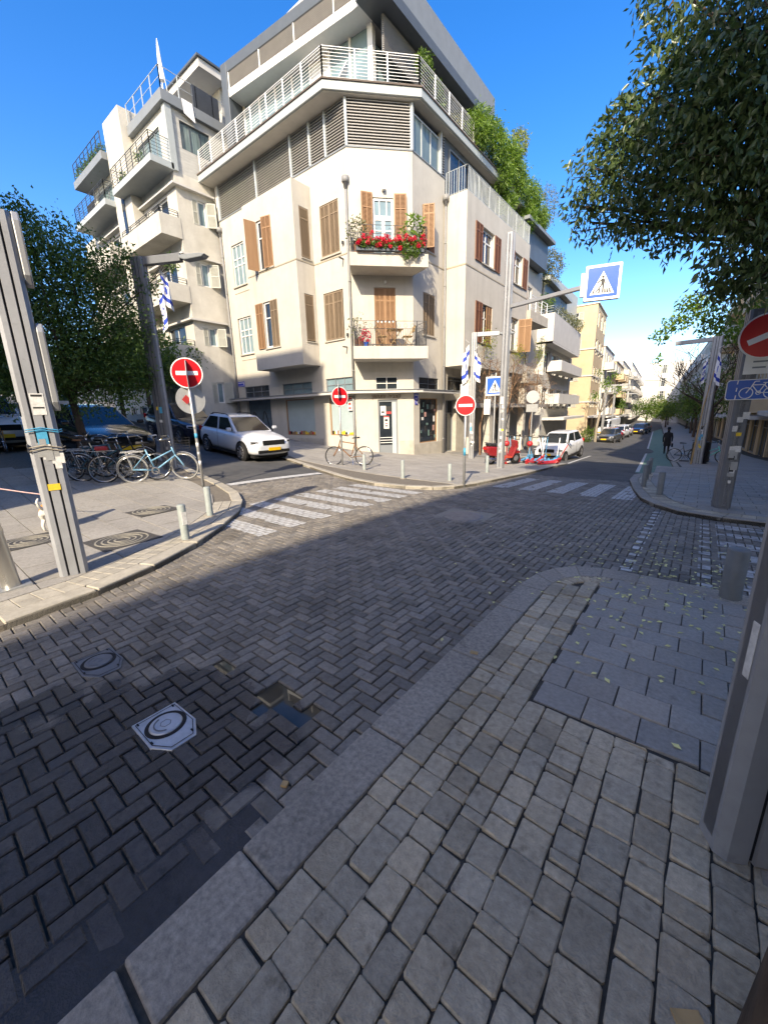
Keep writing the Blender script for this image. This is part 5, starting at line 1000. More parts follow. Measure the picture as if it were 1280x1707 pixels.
        MB().box(-wb/2+r*1.1, wb/2-r*1.1, *sorted((sg*(w_*.95), sg*(w_*.985))), .2, .3).build('side_skirt', 'arch_black', t)
        for hx in (.2, -.75): MB().box(hx-.1, hx+.1, *sorted((sg*w_*.985, sg*(w_*.985+.02))), belt-.2, belt-.17).build('door_handle', m, t)
        MB().box(-.36,-.35, *sorted((sg*(w_*.99), sg*(w_*.99+.006))), .3, belt-.04).build('door_gap', 'arch_black', t)
        # lights
        hd = V(-.6,sg*.8,0); hn = V(.8,sg*.6,0); MB().obox(V(h-.20, sg*w_*.76, hood-.26)+hn*.005, hd*.17, hn*.05, V(-.02,0,.058)).build('headlight', 'lamp_glass', t, bevel=.025); MB().obox(V(h-.20, sg*w_*.76, hood-.262)+hn*.054, hd*.12, hn*.003, V(-.012,0,.03)).build('lamp_bezel', 'arch_black', t)
        MB().obox((-h+.06, sg*w_*.74, belt-.12), (.05,0,0), (0,.14,0), (0,0,.1)).build('tail_light', 'tail_glass', t, bevel=.02)
        MB().obox((h-.14, sg*w_*.62, .40), (.03,-sg*.03,0), (0,.11,0), (0,0,.045)).build('fog_light', 'arch_black', t)
        if rails: MB().tube([(xr-.1, sg*tw*.86, zt-.01),(xr-.3, sg*tw*.9, zt+.045),(rr+.3, sg*tw*.9, zt+.035),(rr+.1, sg*tw*.86, zt-.03)], .015, 6).build('roof_rail', 'arch_black', t)
    MB().obox((h-.03,0,hood-.27), (.035,0,0), (0,w_*.5,0), (0,0,.085)).build('grille', 'arch_black', t, bevel=.02); MB().obox((h-.02,0,.40), (.035,0,0), (0,w_*.72,0), (0,0,.055)).build('bumper_intake', 'arch_black', t, bevel=.02)
    MB().obox((h+.022,0,.49), (.006,0,0), (0,.25,0), (0,0,.055)).build('number_plate', 'plate_yellow', t); MB().obox((-h-.005,0,.62), (.006,0,0), (0,.25,0), (0,0,.055)).build('number_plate', 'plate_yellow', t)
    MB().box(-h+.2,h-.2,-w_*.8,w_*.8,.16,.3).build('underbody', 'arch_black', t)
    return t
SL = math.atan(.085)
car('white crossover parked on the slope beside the shop corner', -13.3, 8.3, R_(-3), 'car_white', 4.24, 1.79, 1.53, .98, 1.02, .75, .05, -1.5, -2.0, 2.65, .33, pitch=SL, rails=True, z=G(-13.3,8.0)+ROAD, sc_=.93)
car('dark navy hatchback parked behind the white crossover', -18.2, 8.5, 0, 'car_navy', 4.4, 1.8, 1.6, 1.02, 1.06, .75, .05, -1.6, -2.1, 2.65, .34, pitch=SL)
car('black car standing behind the row of parked bicycles', -14.6, 4.1, R_(4), 'car_black', 4.4, 1.8, 1.5, .98, 1.0, .8, .0, -1.4, -2.1, 2.65, .33, pitch=SL, z=G(-14.6,4.1))
car('white car parked beyond the black car in the shade', -22.0, 4.9, R_(2), 'car_white', 4.3, 1.78, 1.55, 1.0, 1.02, .8, .1, -1.5, -2.0, 2.6, .33, pitch=SL, z=G(-22,4.9))
car('silver car parked behind the tall sticker covered pole', -18.6, 2.2, R_(2), 'car_silver', 4.4, 1.8, 1.6, 1.0, 1.05, .8, .1, -1.6, -2.1, 2.6, .33, pitch=SL, z=G(-18.6,2.2))
car('dark blue car at the left edge of the picture', -24.2, 2.6, R_(0), 'car_blue', 4.4, 1.8, 1.55, 1.0, 1.02, .8, .1, -1.5, -2.1, 2.6, .33, pitch=SL, z=G(-24.2,2.6))
car('small white hatchback parked behind the scooters', -6.1, 23.0, R_(-94.5), 'car_white', 3.6, 1.6, 1.48, .95, .98, .75, .2, -1.35, -1.7, 2.38, .28, pitch=R_(3), z=G(-6.1,23)+ROAD)
car('dark grey hatchback leading the row of cars down the street', FX(-5.4,47.2), 47.2, R_(-94.5), 'car_grey', 3.85, 1.7, 1.5, .95, .98, .75, .1, -1.35, -1.8, 2.45, .3)
car('red car parked behind the dark grey hatchback', FX(-5.5,52.5), 52.5, R_(85.5), 'car_red', 4, 1.72, 1.45, .95, .97, .75, .1, -1.35, -1.85, 2.5, .3)
car('white car third in the row down the street', FX(-5.2,57.5), 57.5, R_(-94.5), 'car_white', 4.1, 1.75, 1.5, .95, .98)
car('white car fourth in the row down the street', FX(-5.1,62.5), 62.5, R_(-94.5), 'car_white', 4.1, 1.75, 1.5, .95, .98)
car('dark navy car driving far down the road', FX(-3.5,70), 70, R_(-94.5), 'car_navy', 4.3, 1.78, 1.5, .97, 1.0); car('dark car following the navy car far down the road', FX(-3.2,76), 76, R_(-94.5), 'car_grey', 4.3, 1.78, 1.5, .97, 1.0)
def van(label, x, y, rz):
    t = thing('delivery_van', label, 'van', (x, y, G(x, y)+ROAD), rz)
    MB().extr([(-2.4,.3),(2.3,.3),(2.4,.7),(2.2,1.05),(1.6,1.2),(1.15,2.0),(.9,2.15),(-2.35,2.15),(-2.4,2.0)], (0,-.9,0), (1,0,0), (0,0,1), (0,1.8,0)).build('body', 'car_white', t, bevel=.08, seg=3)
    MB().add([(1.66,-.75,1.22),(1.66,.75,1.22),(1.22,.7,1.98),(1.22,-.7,1.98)], [(0,1,2,3)]).build('windscreen', 'car_glass', t)
    for s in (1, -1):
        MB().box(.35,1.25,*sorted((s*.9,s*.908)),1.22,1.9).build('side_window', 'car_glass', t); MB().obox((2.3,s*.65,.85),(.06,0,0),(0,.15,0),(0,0,.1)).build('headlight', 'lamp_glass', t)
        for wx in (1.5,-1.4): wheel(t, wx, s*.91, .34, s)
    MB().obox((2.41,0,.55),(.01,0,0),(0,.26,0),(0,0,.06)).build('number_plate', 'plate_yellow', t)
van('white delivery van parked on the far left pavement edge', FX(-7.2,60), 60, R_(-94)); van('second white van farther along the left pavement', FX(-7.3,68), 68, R_(-94))
# bicycles
mat('bike_blue', (.16,.36,.52), .3, .05, 5, obj=1); mat('bike_black', (.02,.02,.022), .35, .05, 5, obj=1); mat('bike_teal', (.04,.12,.16), .3, .05, 5, obj=1); mat('bike_mint', (.10,.55,.45), .35, .05, 5, obj=1); mat('saddle_brown', (.22,.10,.04), .6, .1, 8, obj=1); mat('saddle_black', (.02,.02,.02), .6, .1, 8, obj=1); mat('mudguard', (.55,.55,.54), .3, .05, 8, obj=1); mat('bike_red', (.35,.02,.03), .5, .05, 5, obj=1); mat('bike_orange', (.5,.2,.03), .4, .05, 5, obj=1); mat('tyre', (.03,.03,.03), .85, .1, 20, obj=1); mat('tyre_grey', (.30,.30,.29), .7, .1, 20, obj=1)
def bicycle(label, x, y, rz, fm, lean=6, tyre='tyre', guard='mudguard', sad='saddle_black', basket=False, steer=0, step=True, rack=True, group='parked bicycles', r=.33, z=None, box=None):
    t = thing('bicycle', label, 'bicycle', (x, y, G(x, y) if z is None else z), rz, group); t.rotation_euler = (R_(lean), 0, rz)
    wbx = .54
    def wh(cx, par, name, st=0):
        ca, sa = math.cos(R_(st)), math.sin(R_(st)); P = lambda a, rr_: V(cx+rr_*math.cos(a)*ca, rr_*math.cos(a)*sa, r+rr_*math.sin(a))
        w_ = MB().tube([P(k*math.pi/14, r-.018) for k in range(28)], .018, 6, True).build(name, tyre, par, True)
        MB().tube([P(k*math.pi/14, r-.042) for k in range(28)], .010, 5, True).build('rim', 'chrome', w_, True)
        q = MB()
        for k in range(14): q.bar(P(k*math.pi/7, .02), P(k*math.pi/7+.25, r-.045), .003, .003)
        q.tube([V(cx-.05*sa*-1, -.045, r), V(cx, .045, r)], .018, 6); q.build('spokes', 'chrome', w_)
        if guard:
            q = MB(); n = 14; a0, a1 = (R_(20), R_(175)) if cx < 0 else (R_(35), R_(165))
            for k in range(n):
                A, B = a0+(a1-a0)*k/n, a0+(a1-a0)*(k+1)/n; off = V(-sa*.028, ca*.028, 0)
                q.add([P(A,r+.022)-off, P(A,r+.022)+off, P(B,r+.022)+off, P(B,r+.022)-off], [(0,1,2,3)])
            q.build('mudguard', guard, t)
    wh(-wbx, t, 'rear_wheel'); wh(wbx, t, 'front_wheel', steer)
    bb = V(-.08,0,.28); ra = V(-wbx,0,r); fa = V(wbx,0,r); st_ = V(-.22,0,.78); hb = V(.36,0,.66); ht = V(.32,0,.82)
    q = MB(); q.tube([bb, st_], .017, 8); q.tube([bb, hb if not step else V(.37,0,.60)], .019, 8); q.tube([st_*.45+bb*.55 if step else st_*.92+bb*.08, ht if not step else V(.34,0,.74)], .017, 8); q.tube([hb+V(.02,0,-.06), ht], .02, 8)
    for s in (-.04,.04): q.tube([bb+V(0,s*.6,0), ra+V(0,s,0)], .010, 6); q.tube([st_*.85+bb*.15, ra+V(0,s,0)], .009, 6)
    q.build('frame', fm, t, True)
    q = MB(); ca, sa = math.cos(R_(steer)), math.sin(R_(steer))
    for s in (-.045,.045): q.tube([hb+V(.01,s,-.02), fa+V(.0,s,0)+V(-.03,0,.06), fa+V(0,s,0)], .011, 6)
    q.build('fork', fm, t, True)
    q = MB(); top = ht+V(-.02,0,.14); q.tube([ht, top], .014, 8); q.tube([top+V(-.16*ca+.27*sa,-.27*ca-.16*sa,.06), top+V(-.02,-.22*ca,.08), top+V(.02,0,.03), top+V(-.02,.22*ca,.08), top+V(-.16*ca-.27*sa,.27*ca-.16*sa,.06)], .011, 6); q.build('handlebar', 'chrome', t, True)
    for s in (-1, 1): MB().tube([top+V(-.05,s*.265,.068), top+V(-.18,s*.275,.055)], .017, 6).build('grip', 'saddle_black', t)
    MB().tube([st_, st_+V(-.03,0,.12)], .013, 6).build('seat_post', 'chrome', t)
    s0 = st_+V(-.03,0,.14); MB().add([s0+V(-.13,-.08,0), s0+V(-.13,.08,0), s0+V(0,.05,.0), s0+V(.14,.018,-.01), s0+V(.14,-.018,-.01), s0+V(0,-.05,0), s0+V(-.12,-.05,.05), s0+V(-.12,.05,.05), s0+V(0,.02,.04), s0+V(.13,0,.02), s0+V(0,-.02,.04)], [(0,1,2,3,4,5),(6,7,8,9,10),(0,1,7,6),(1,2,8,7),(2,3,9,8),(3,4,9),(4,5,10,9),(5,0,6,10)]).build('saddle', sad, t, True)
    q = MB().lathe([(.085,-.004),(.09,0),(.085,.004),(.06,.004),(.06,-.004)], bb+V(0,-.06,0), (0,1,0), 20); q.bar(bb+V(0,-.07,0), bb+V(.12,-.07,-.10), .02, .012, (0,1,0)); q.bar(bb+V(0,.07,0), bb+V(-.12,.07,.10), .02, .012, (0,1,0)); q.obox(bb+V(.12,-.12,-.10),(.04,0,0),(0,.045,0),(0,0,.01)); q.obox(bb+V(-.12,.12,.10),(.04,0,0),(0,.045,0),(0,0,.01)); q.build('crank', 'chrome', t)
    MB().bar(bb+V(0,-.06,.085), ra+V(0,-.045,.03), .006, .012).build('chain', 'saddle_black', t)
    if rack:
        q = MB(); 
        for s in (-.05,.05): q.tube([V(-.26,s,.74), V(-.72,s,.74)], .006, 5); q.tube([V(-.62,s,.74), ra+V(0,s,0)], .005, 5)
        for k in range(5): q.tube([V(-.3-.1*k,-.05,.745), V(-.3-.1*k,.05,.745)], .005, 4)
        q.build('rack', 'mudguard', t)
    if basket:
        q = MB(); c = V(.56,0,.86)
        for k in range(5):
            z_ = -.12+.06*k; s = 1+.12*k/4; q.tube([c+V(a*.15*s,b*.17*s,z_) for a, b in ((-1,-1),(1,-1),(1,1),(-1,1))], .004, 4, True)
        for k in range(16): a = 2*math.pi*k/16; e = V(max(-1,min(1,1.4*math.cos(a)))*.15, max(-1,min(1,1.4*math.sin(a)))*.17, 0); q.bar(c+e+V(0,0,-.12), c+e*1.12+V(0,0,.12), .004, .004)
        q.build('basket', 'bike_black', t)
    if box: MB().obox((-.52,0,.80),(.12,0,0),(0,.09,0),(0,0,.05)).build('seat_bag', box, t, bevel=.03)
    MB().bar(bb+V(-.06,.05,0), V(-.2,.16,.01), .012, .012).build('stand', 'chrome', t)
    return t
bicycle('light blue ladies bicycle with basket at the front of the parked row', -10.0, 3.95, R_(62), 'bike_blue', 8, 'tyre_grey', 'mudguard', basket=True, steer=-18)
bicycle('black bicycle with red bag just behind the blue ladies bicycle', -10.35, 3.45, R_(58), 'bike_black', -7, 'tyre', None, box='bike_red')
bicycle('bicycle with pale mudguards in the middle of the parked row', -10.8, 3.15, R_(55), 'bike_teal', 7, 'tyre', 'mudguard', 'saddle_black')
bicycle('teal bicycle with brown saddle in the parked row', -11.0, 2.95, R_(50), 'bike_teal', -6, 'tyre', 'bike_blue', 'saddle_brown', step=False)
bicycle('black bicycle with silver handlebar at the back of the parked row', -11.35, 3.55, R_(62), 'bike_black', 5, 'tyre', 'mudguard')
bicycle('dark bicycle closest to the tree trunk in the parked row', -11.4, 2.75, R_(48), 'bike_black', 6, 'tyre', None, rack=False)
bicycle('bicycle with orange fork standing alone at the far left edge', -16.6, 2.35, R_(-15), 'bike_orange', 5, 'tyre', None, rack=False)
bicycle('brown town bicycle leaning at the no entry post before the shop', -9.35, 9.75, R_(205), 'saddle_brown', 7, 'tyre', None, rack=False, step=False)
bicycle('dark bicycle leaning behind the bin under the young tree', -.5, 24.7, R_(6), 'bike_black', 8, 'tyre', None, rack=False); bicycle('mint green hire bicycle standing behind the black bin', .35, 24.9, R_(-15), 'bike_mint', 5, 'tyre', 'bike_mint', rack=False)
# red motor scooter, e-scooters
mat('scooter_red', (.26,.018,.022), .25, .04, 5, coat=.5, obj=1); mat('scooter_orange', (.45,.07,.04), .35, .04, 5, obj=1); mat('es_blue', (.08,.27,.45), .35, .05, 5, obj=1); mat('es_green', (.06,.42,.08), .35, .05, 5, obj=1); mat('es_red', (.45,.03,.035), .35, .05, 5, obj=1)
t = thing('motor_scooter', 'red motor scooter with top case parked at the corner kerb', 'scooter', (-6.35,15.7,G(-6.35,15.7)), R_(62), None); t.rotation_euler = (R_(6), 0, R_(62))
for wx, nm in ((-.62,'rear_wheel'),(.66,'front_wheel')):
    MB().lathe([(.12,-.05),(.2,-.055),(.235,-.03),(.235,.03),(.2,.055),(.12,.05)], (wx,0,.235), (0,1,0), 22).build(nm, 'rubber', t, True); MB().lathe([(0,-.04),(.12,-.045),(.13,0),(.12,.045),(0,.04)], (wx,0,.235), (0,1,0), 14).build('rim', 'rim_alloy', t)
MB().extr([(-.9,.55),(-.75,.42),(-.35,.36),(-.2,.32),(-.12,.6),(-.2,.74),(-.75,.80),(-.95,.78)], (0,-.16,0), (1,0,0), (0,0,1), (0,.32,0)).build('tail_fairing', 'scooter_red', t, bevel=.06, seg=3)
MB().extr([(-.25,.27),(.35,.27),(.42,.33),(-.2,.36)], (0,-.17,0), (1,0,0), (0,0,1), (0,.34,0)).build('footboard', 'scooter_orange', t, bevel=.02)
MB().extr([(.33,.3),(.42,.3),(.62,.72),(.56,.98),(.44,.98),(.48,.7)], (0,-.17,0), (1,0,0), (0,0,1), (0,.34,0)).build('leg_shield', 'scooter_red', t, bevel=.05, seg=3); MB().extr([(.5,.42),(.86,.42),(.82,.52),(.66,.56),(.5,.5)], (0,-.07,0), (1,0,0), (0,0,1), (0,.14,0)).build('front_mudguard', 'scooter_red', t, bevel=.03)
MB().extr([(-.85,.80),(-.15,.76),(-.1,.82),(-.3,.87),(-.85,.9)], (0,-.14,0), (1,0,0), (0,0,1), (0,.28,0)).build('seat', 'saddle_black', t, bevel=.04, seg=3); MB().tube([(.47,-.33,1.06),(.5,-.1,1.02),(.5,.1,1.02),(.47,.33,1.06)], .016, 7).build('handlebar', 'saddle_black', t); MB().tube([(.66,.09,.24),(.56,.09,.72)], .022, 7).build('fork', 'chrome', t); MB().tube([(-.95,-.17,.3),(-.5,-.17,.27),(-.35,-.16,.33)], [.06,.055,.03], 8).build('exhaust', 'chrome', t, True)
MB().obox((.585,0,.86),(.03,0,0),(0,.1,0),(0,0,.07)).build('headlight', 'lamp_glass', t, bevel=.02); MB().obox((-.95,0,.7),(.02,0,0),(0,.1,0),(0,0,.04)).build('tail_light', 'tail_glass', t); MB().tube([(-.5,-.1,.86),(-.85,-.14,.93),(-.98,0,.94),(-.85,.14,.93),(-.5,.1,.86)], .012, 6).build('grab_rail', 'iron', t)
for s in (-1,1): MB().tube([(.45,s*.3,1.06),(.42,s*.36,1.2)], .007, 5).build('mirror_stem', 'iron', t); MB().obox((.42,s*.37,1.23),(.015,0,0),(0,.05,0),(0,0,.035)).build('mirror', 'saddle_black', t, bevel=.01)
def escooter(label, x, y, rz, dm, cm, ball=None, lean=8):
    t = thing('kick_scooter', label, 'e-scooter', (x, y, G(x, y)), rz, 'hire scooters at the corner'); t.rotation_euler = (R_(lean), 0, rz)
    for wx in (-.48,.5): MB().lathe([(0,-.02),(.07,-.025),(.11,-.02),(.11,.02),(.07,.025),(0,.02)], (wx,0,.11), (0,1,0), 18).build('wheel', 'es_red' if cm != 'es_blue' else 'rubber', t, True)
    MB().extr([(-.5,.1),(.3,.1),(.42,.2),(.36,.22),(.28,.15),(-.5,.15)], (0,-.08,0), (1,0,0), (0,0,1), (0,.16,0)).build('deck', dm, t, bevel=.015); MB().tube([(.48,0,.12),(.42,0,.3),(.3,0,1.12)], .019, 8).build('stem', cm, t, True); MB().tube([(.26,-.24,1.15),(.3,0,1.13),(.26,.24,1.15)], .014, 6).build('handlebar', 'saddle_black', t)
    MB().obox((.45,0,.27),(.08,0,.02),(0,.035,0),(-.02,0,.05)).build('fork', dm, t, bevel=.01); MB().extr([(-.62,.16),(-.46,.25),(-.36,.2),(-.46,.22)], (0,-.04,0), (1,0,0), (0,0,1), (0,.08,0)).build('mudguard', dm, t)
    if ball: MB().lathe([(0,-.13),(.09,-.1),(.14,0),(.09,.1),(0,.13)], (.33,0,.82), (0,0,1), 16).build('dock_case', ball, t, True)
    return t
es = [('white hire scooter with red wheels nearest the scooter',-6.20,16.45,80,'sign_white','sign_white',None),('hire scooter with round green case',-6.40,17.00,85,'es_blue','es_blue','es_green'),('hire scooter with round red case',-6.15,17.40,75,'es_blue','es_blue','es_red'),('light blue hire scooter behind the red case',-5.95,17.75,88,'es_blue','es_blue',None),('white hire scooter with red deck at the kerb edge',-5.55,17.25,70,'es_red','sign_white',None),('blue hire scooter leaning inward in the cluster',-6.80,17.65,98,'es_blue','sign_white',None),('white and red hire scooter closest to the white hatchback',-5.60,18.05,80,'es_red','sign_white',None),('red cased hire scooter just right of the mast',-6.75,16.25,60,'es_red','es_red','es_red'),('blue hire scooter at the back of the cluster',-7.05,18.25,92,'es_blue','es_blue',None)]
es += [('light blue hire scooter in the front rank by the kerb',-5.45,17.75,84,'es_blue','es_blue',None),('pale blue hire scooter turned sideways by the white hatchback',-5.35,18.3,120,'es_blue','sign_white',None),('blue hire scooter with black grips behind the front rank',-5.85,18.45,76,'es_blue','es_blue',None),('white hire scooter with blue deck in the cluster',-5.15,18.0,66,'es_blue','sign_white',None),('red decked hire scooter lying low at the kerb',-5.0,17.3,60,'es_red','es_red',None)]
for i, (lab, x, y, a, dm, cm, bl) in enumerate(es): escooter(lab, x, y, R_(a), dm, cm, bl, [8,-5,10,-8,14,5,-12,6,-6,7,-9,5,12,40][i])
t = thing('motor_scooter', 'black motor scooter behind the white crossover by the roller door', 'scooter', (-18.6,11.2,G(-18.6,11.2)), R_(-20)); 
for wx in (-.6,.65): MB().lathe([(0,-.05),(.2,-.055),(.25,-.03),(.25,.03),(.2,.055),(0,.05)], (wx,0,.25), (0,1,0), 18).build('wheel', 'rubber', t, True)
MB().extr([(-.9,.5),(-.2,.35),(.35,.3),(.6,.75),(.5,1.0),(.42,.95),(.3,.45),(-.1,.6),(-.2,.82),(-.9,.85)], (0,-.17,0), (1,0,0), (0,0,1), (0,.34,0)).build('body', 'car_black', t, bevel=.04); MB().tube([(.45,-.33,1.1),(.5,0,1.05),(.45,.33,1.1)], .018, 6).build('handlebar', 'saddle_black', t); MB().obox((-.95,0,1.0),(.2,0,0),(0,.2,0),(0,0,.17)).build('top_case', 'car_black', t, bevel=.06)
# ---------------- vegetation ----------------
def branches(mb, p, d, L, r, depth, rng, spread=.6, n=3, up=.15, minr=.006):
    q = p; pts = [p]; rs = [r]; dd = Vector(d)
    for k in range(3): dd = (dd+V(rng.gauss(0,.14),rng.gauss(0,.14),rng.gauss(0,.1)+up*.2)).normalized(); q = q+dd*L/3; pts.append(q); rs.append(max(minr, r*(1-.18*(k+1))))
    mb.tube(pts, rs, 7 if r > .03 else 4); tips = [q]
    if depth:
        for k in range(n):
            nd = (dd+V(rng.gauss(0,spread),rng.gauss(0,spread),rng.gauss(0,spread*.6)+up)).normalized(); tips += branches(mb, pts[rng.choice((2,3))], nd, L*rng.uniform(.6,.85), max(minr, rs[-1]*.72), depth-1, rng, spread, n, up, minr)
    return tips
def tree(name, label, x, y, trunk, clumps, n, ln, wd, lm, bark='bark', r=.12, seed=1, droop=.3, group=None, z=None, shell=.5):
    z = G(x, y) if z is None else z; t = thing(name, label, 'tree', (x, y, z), 0, group); rng = random.Random(seed)
    rel = [(c[0]-x, c[1]-y, c[2]-z, *(c[3:] if len(c) == 6 else (c[3],)*3)) for c in clumps]
    mb = MB(); top = V(*trunk); mb.tube([V(0,0,-.2), V(.02,0,.1), top*.5+V(rng.gauss(0,.05),rng.gauss(0,.05),0), top], [r*1.35, r*1.08, r*.92, r*.75], 10)
    for c in rel:
        e = V(*c[:3]); mid = top+(e-top)*.5+V(rng.gauss(0,.15),rng.gauss(0,.15),.15); mb.tube([top*.96, mid, e], [r*.38, r*.22, r*.08], 6)
        for k in range(5): dd = V(rng.gauss(0,1),rng.gauss(0,1),rng.gauss(0,.7)).normalized(); mb.tube([e+(mid-e)*rng.random()*.5, e+dd*c[3]*.8], [r*.07, .004], 4)
    mb.build('trunk', bark, t, True); leaves('crown', rel, n, ln, wd, lm, t, droop, seed, shell); return t
NEAR = [(-0.91,6.72,6.21,0.50),(-0.39,6.44,5.62,0.53),(-0.06,6.25,5.17,0.63),(-0.72,6.66,5.60,0.29),(-0.90,6.75,5.61,0.34),(-0.45,6.55,5.22,0.52),(-0.14,6.40,4.90,0.63),(-1.08,6.84,5.40,0.39),(-0.76,6.71,5.09,0.44),(-1.32,6.99,5.27,0.37),(-1.51,7.12,5.16,0.40),(-1.67,7.21,4.90,0.52),(-1.97,7.47,4.63,0.31),(-1.77,7.51,4.37,0.33),(-1.18,7.08,4.65,0.63),(-0.84,6.76,4.73,0.61),(-0.51,6.48,4.70,0.63),(-0.17,6.38,4.47,0.71),(-1.25,7.45,4.24,0.39),(-0.87,7.21,4.17,0.51),(-0.65,7.34,3.84,0.31),(-0.46,6.85,4.08,0.55),(-0.25,6.51,4.16,0.63),(0.01,6.54,3.80,0.50),(0.11,6.36,4.01,0.59),(0.14,6.56,3.39,0.51),(0.02,6.81,3.23,0.37),(0.28,6.64,3.02,0.41),(-0.18,6.96,3.00,0.21),(0.10,6.87,2.93,0.24),(0.09,6.30,4.65,0.61),(0.37,6.49,3.59,0.69)]
NEAR += [(1.2,7.2,4.8,.9),(1.9,8.0,5.4,1.1),(2.6,8.9,5.0,1.2),(1.4,8.2,6.3,1.1),(2.8,8.0,6.2,1.2),(1.0,6.6,5.9,.9),(2.2,9.6,4.4,1.0),(.9,7.2,4.0,.7)]
tree('street_tree', 'large dark leaved tree overhanging the upper right corner', 2.4, 8.75, (-.5,-.4,3.2), NEAR, 34000, .105, .042, 'leaf_dark', r=.2, seed=5, droop=.65, shell=.3)
LT = [(-12.00,2.77,5.96,0.35),(-11.98,2.86,5.42,0.76),(-11.82,3.47,5.19,0.87),(-12.06,2.51,4.55,0.95),(-11.89,3.19,4.16,1.19),(-11.63,4.05,4.79,0.71),(-11.51,4.37,3.83,0.79),(-11.76,3.65,3.29,1.19),(-12.05,2.54,3.09,1.19),(-11.6,4.2,2.9,0.62),(-11.4,4.6,2.7,0.4),(-11.93,3.04,2.6,1.0),(-11.67,3.95,2.5,0.79),(-12.13,2.12,2.6,0.95),(-11.32,4.86,4.76,0.35),(-11.06,5.42,5.37,0.22),(-11.47,4.48,5.37,0.40),(-12.3,1.2,3.6,1.2),(-12.2,1.0,4.6,1.0)]
tree('street_tree', 'leafy street tree behind the tall sticker covered pole', -11.97, 2.9, (.05,.1,1.9), LT, 48000, .085, .04, 'leaf_left', r=.1, seed=8, droop=.3, shell=.15)
bgt = [(-18.6,.6),(-22.5,1.2),(-27,3.6),(-23.5,9.3),(-33,1.5),(-26.5,9.0)]
for i, (x, y) in enumerate(bgt):
    z = G(x, y); rng = random.Random(60+i); cl = [(x+rng.gauss(0,1.1), y+rng.gauss(0,1.1), z+3.0+rng.uniform(-.6,1.6)*(1 if i not in (3,5) else .5), 1.1, 1.1, .9) for k in range(8)]
    tree('background_tree', ['dark tree over the silver car at the far left','dark tree behind the dark blue car at the left edge','tree in the deep shade in the middle of the left street','bushy tree before the lower balconies of the off white block','most distant dark tree at the left edge','dark shrubby tree by the low white garden wall'][i], x, y, (0,0,2.0), cl, 9000, .18, .09, 'leaf_left', seed=60+i, r=.12, group='trees in the shaded left street')
BAM = [(-10.35,20.90,14.79,0.71),(-10.35,22.64,14.97,0.82),(-10.35,24.64,15.07,0.71),(-10.35,23.78,13.96,0.71),(-10.35,25.82,14.44,0.88),(-10.35,28.17,14.35,0.88),(-10.35,27.65,13.15,0.76),(-10.35,30.03,13.79,0.65),(-10.35,24.50,12.95,0.47)]
t = thing('roof_hedge', 'bright green bamboo hedge spilling over the terrace of the corner building', 'hedge'); leaves('foliage', [(x,y,z,.6,r*1.25,r*1.15) for x,y,z,r in BAM], 22000, .19, .045, 'leaf_bright', t, .5, 11, .3); q = MB(); rng = random.Random(3)
for k in range(30): y = rng.uniform(20.8,30); q.tube([(-10.7,y,13.85),(-10.5+rng.gauss(0,.1),y+rng.gauss(0,.2),15.2)], .015, 5)
q.build('stem', 'bark_pale', t); MB().box(-10.95,-10.55,20.5,30.4,13.88,14.25).build('planter', 'dark_grey_metal', t)
for i, (c, m, n, lab) in enumerate((((-11.6,28.9,17.9,.55), 'leaf_yellow', 1500, 'yellowing shrub at the top of the corner building roof'),((-11.5,34.2,16.2,.9), 'leaf_olive', 1500, 'pale olive shrub on the far roof edge behind the bamboo'))):
    t = thing('roof_shrub', lab, 'shrub', c[:3]); leaves('foliage', [(0,0,0,c[3],c[3]*1.3,c[3]*1.5)], n, .16, .05, m, t, seed=90+i); MB().tube([(0,0,-4),(0,0,0)], .05, 6).build('stem', 'bark', t)
for i, (y, z) in enumerate(((17.2,15.6),(18.1,15.2),(20.0,14.8))):
    t = thing('terrace_plant', ['dark shrub nearest the penthouse corner on the terrace','dark shrub in the middle of the penthouse terrace rail','small pale shrub near the bamboo on the terrace'][i], 'shrub', (-11.15,y,13.9)); leaves('foliage', [(0,0,z-13.9,.3,.45,.45),(.05,.3,z-14.2,.25,.3,.3)], 900, .13, .05, 'leaf_mid' if i < 2 else 'leaf_olive', t, seed=95+i); MB().tube([(0,0,.1),(0,0,z-13.9)], .03, 6).build('stem', 'bark', t); MB().lathe([(.14,0),(.19,.4),(.17,.41)], (0,0,0), n=12).build('pot', 'wood_red', t)
RT = [(-2.29,24.60,4.92,0.48),(-1.76,24.64,5.38,0.61),(-1.23,24.67,5.70,0.67),(-0.73,24.69,6.00,0.67),(-0.11,24.70,5.40,0.67),(-1.53,24.65,6.26,0.42),(-2.28,24.60,3.82,0.27),(0.31,24.70,4.59,0.67),(-0.49,24.70,5.08,0.61),(-1.09,24.68,6.31,0.42),(1.0,25.5,4.9,.8),(1.4,26,5.6,.8)]
t = thing('street_tree', 'half bare street tree with bright green tips above the far right lamp', 'tree', (.25,25.6,G(.25,25.6))); rng = random.Random(21); q = MB(); q.tube([(0,0,-.2),(0,0,1.4),(-.1,-.1,2.6)], [.13,.11,.09], 8)
for k in range(8): a = k*.9; branches(q, V(-.1,-.1,2.6), V(math.cos(a)*.8-.35, math.sin(a)*.5-.2, .75), 1.5, .05, 3, rng, .55, 3, .22, .009)
q.build('trunk', 'bark', t); leaves('crown', [(x-.25,y-25.6,z-G(.25,25.6),r,r,r*.8) for x,y,z,r in RT], 2600, .15, .10, 'leaf_bright', t, .2, 22, .3)
t = thing('young_tree', 'thin staked sapling trunk in front of the black bin', 'tree', (-.28,22.6,G(-.28,22.6))); MB().tube([(0,0,-.1),(.06,0,1.5),(.12,.0,2.6),(.28,0,4.0)], [.035,.03,.025,.012], 7).build('trunk', 'stake_wood', t); q = MB()
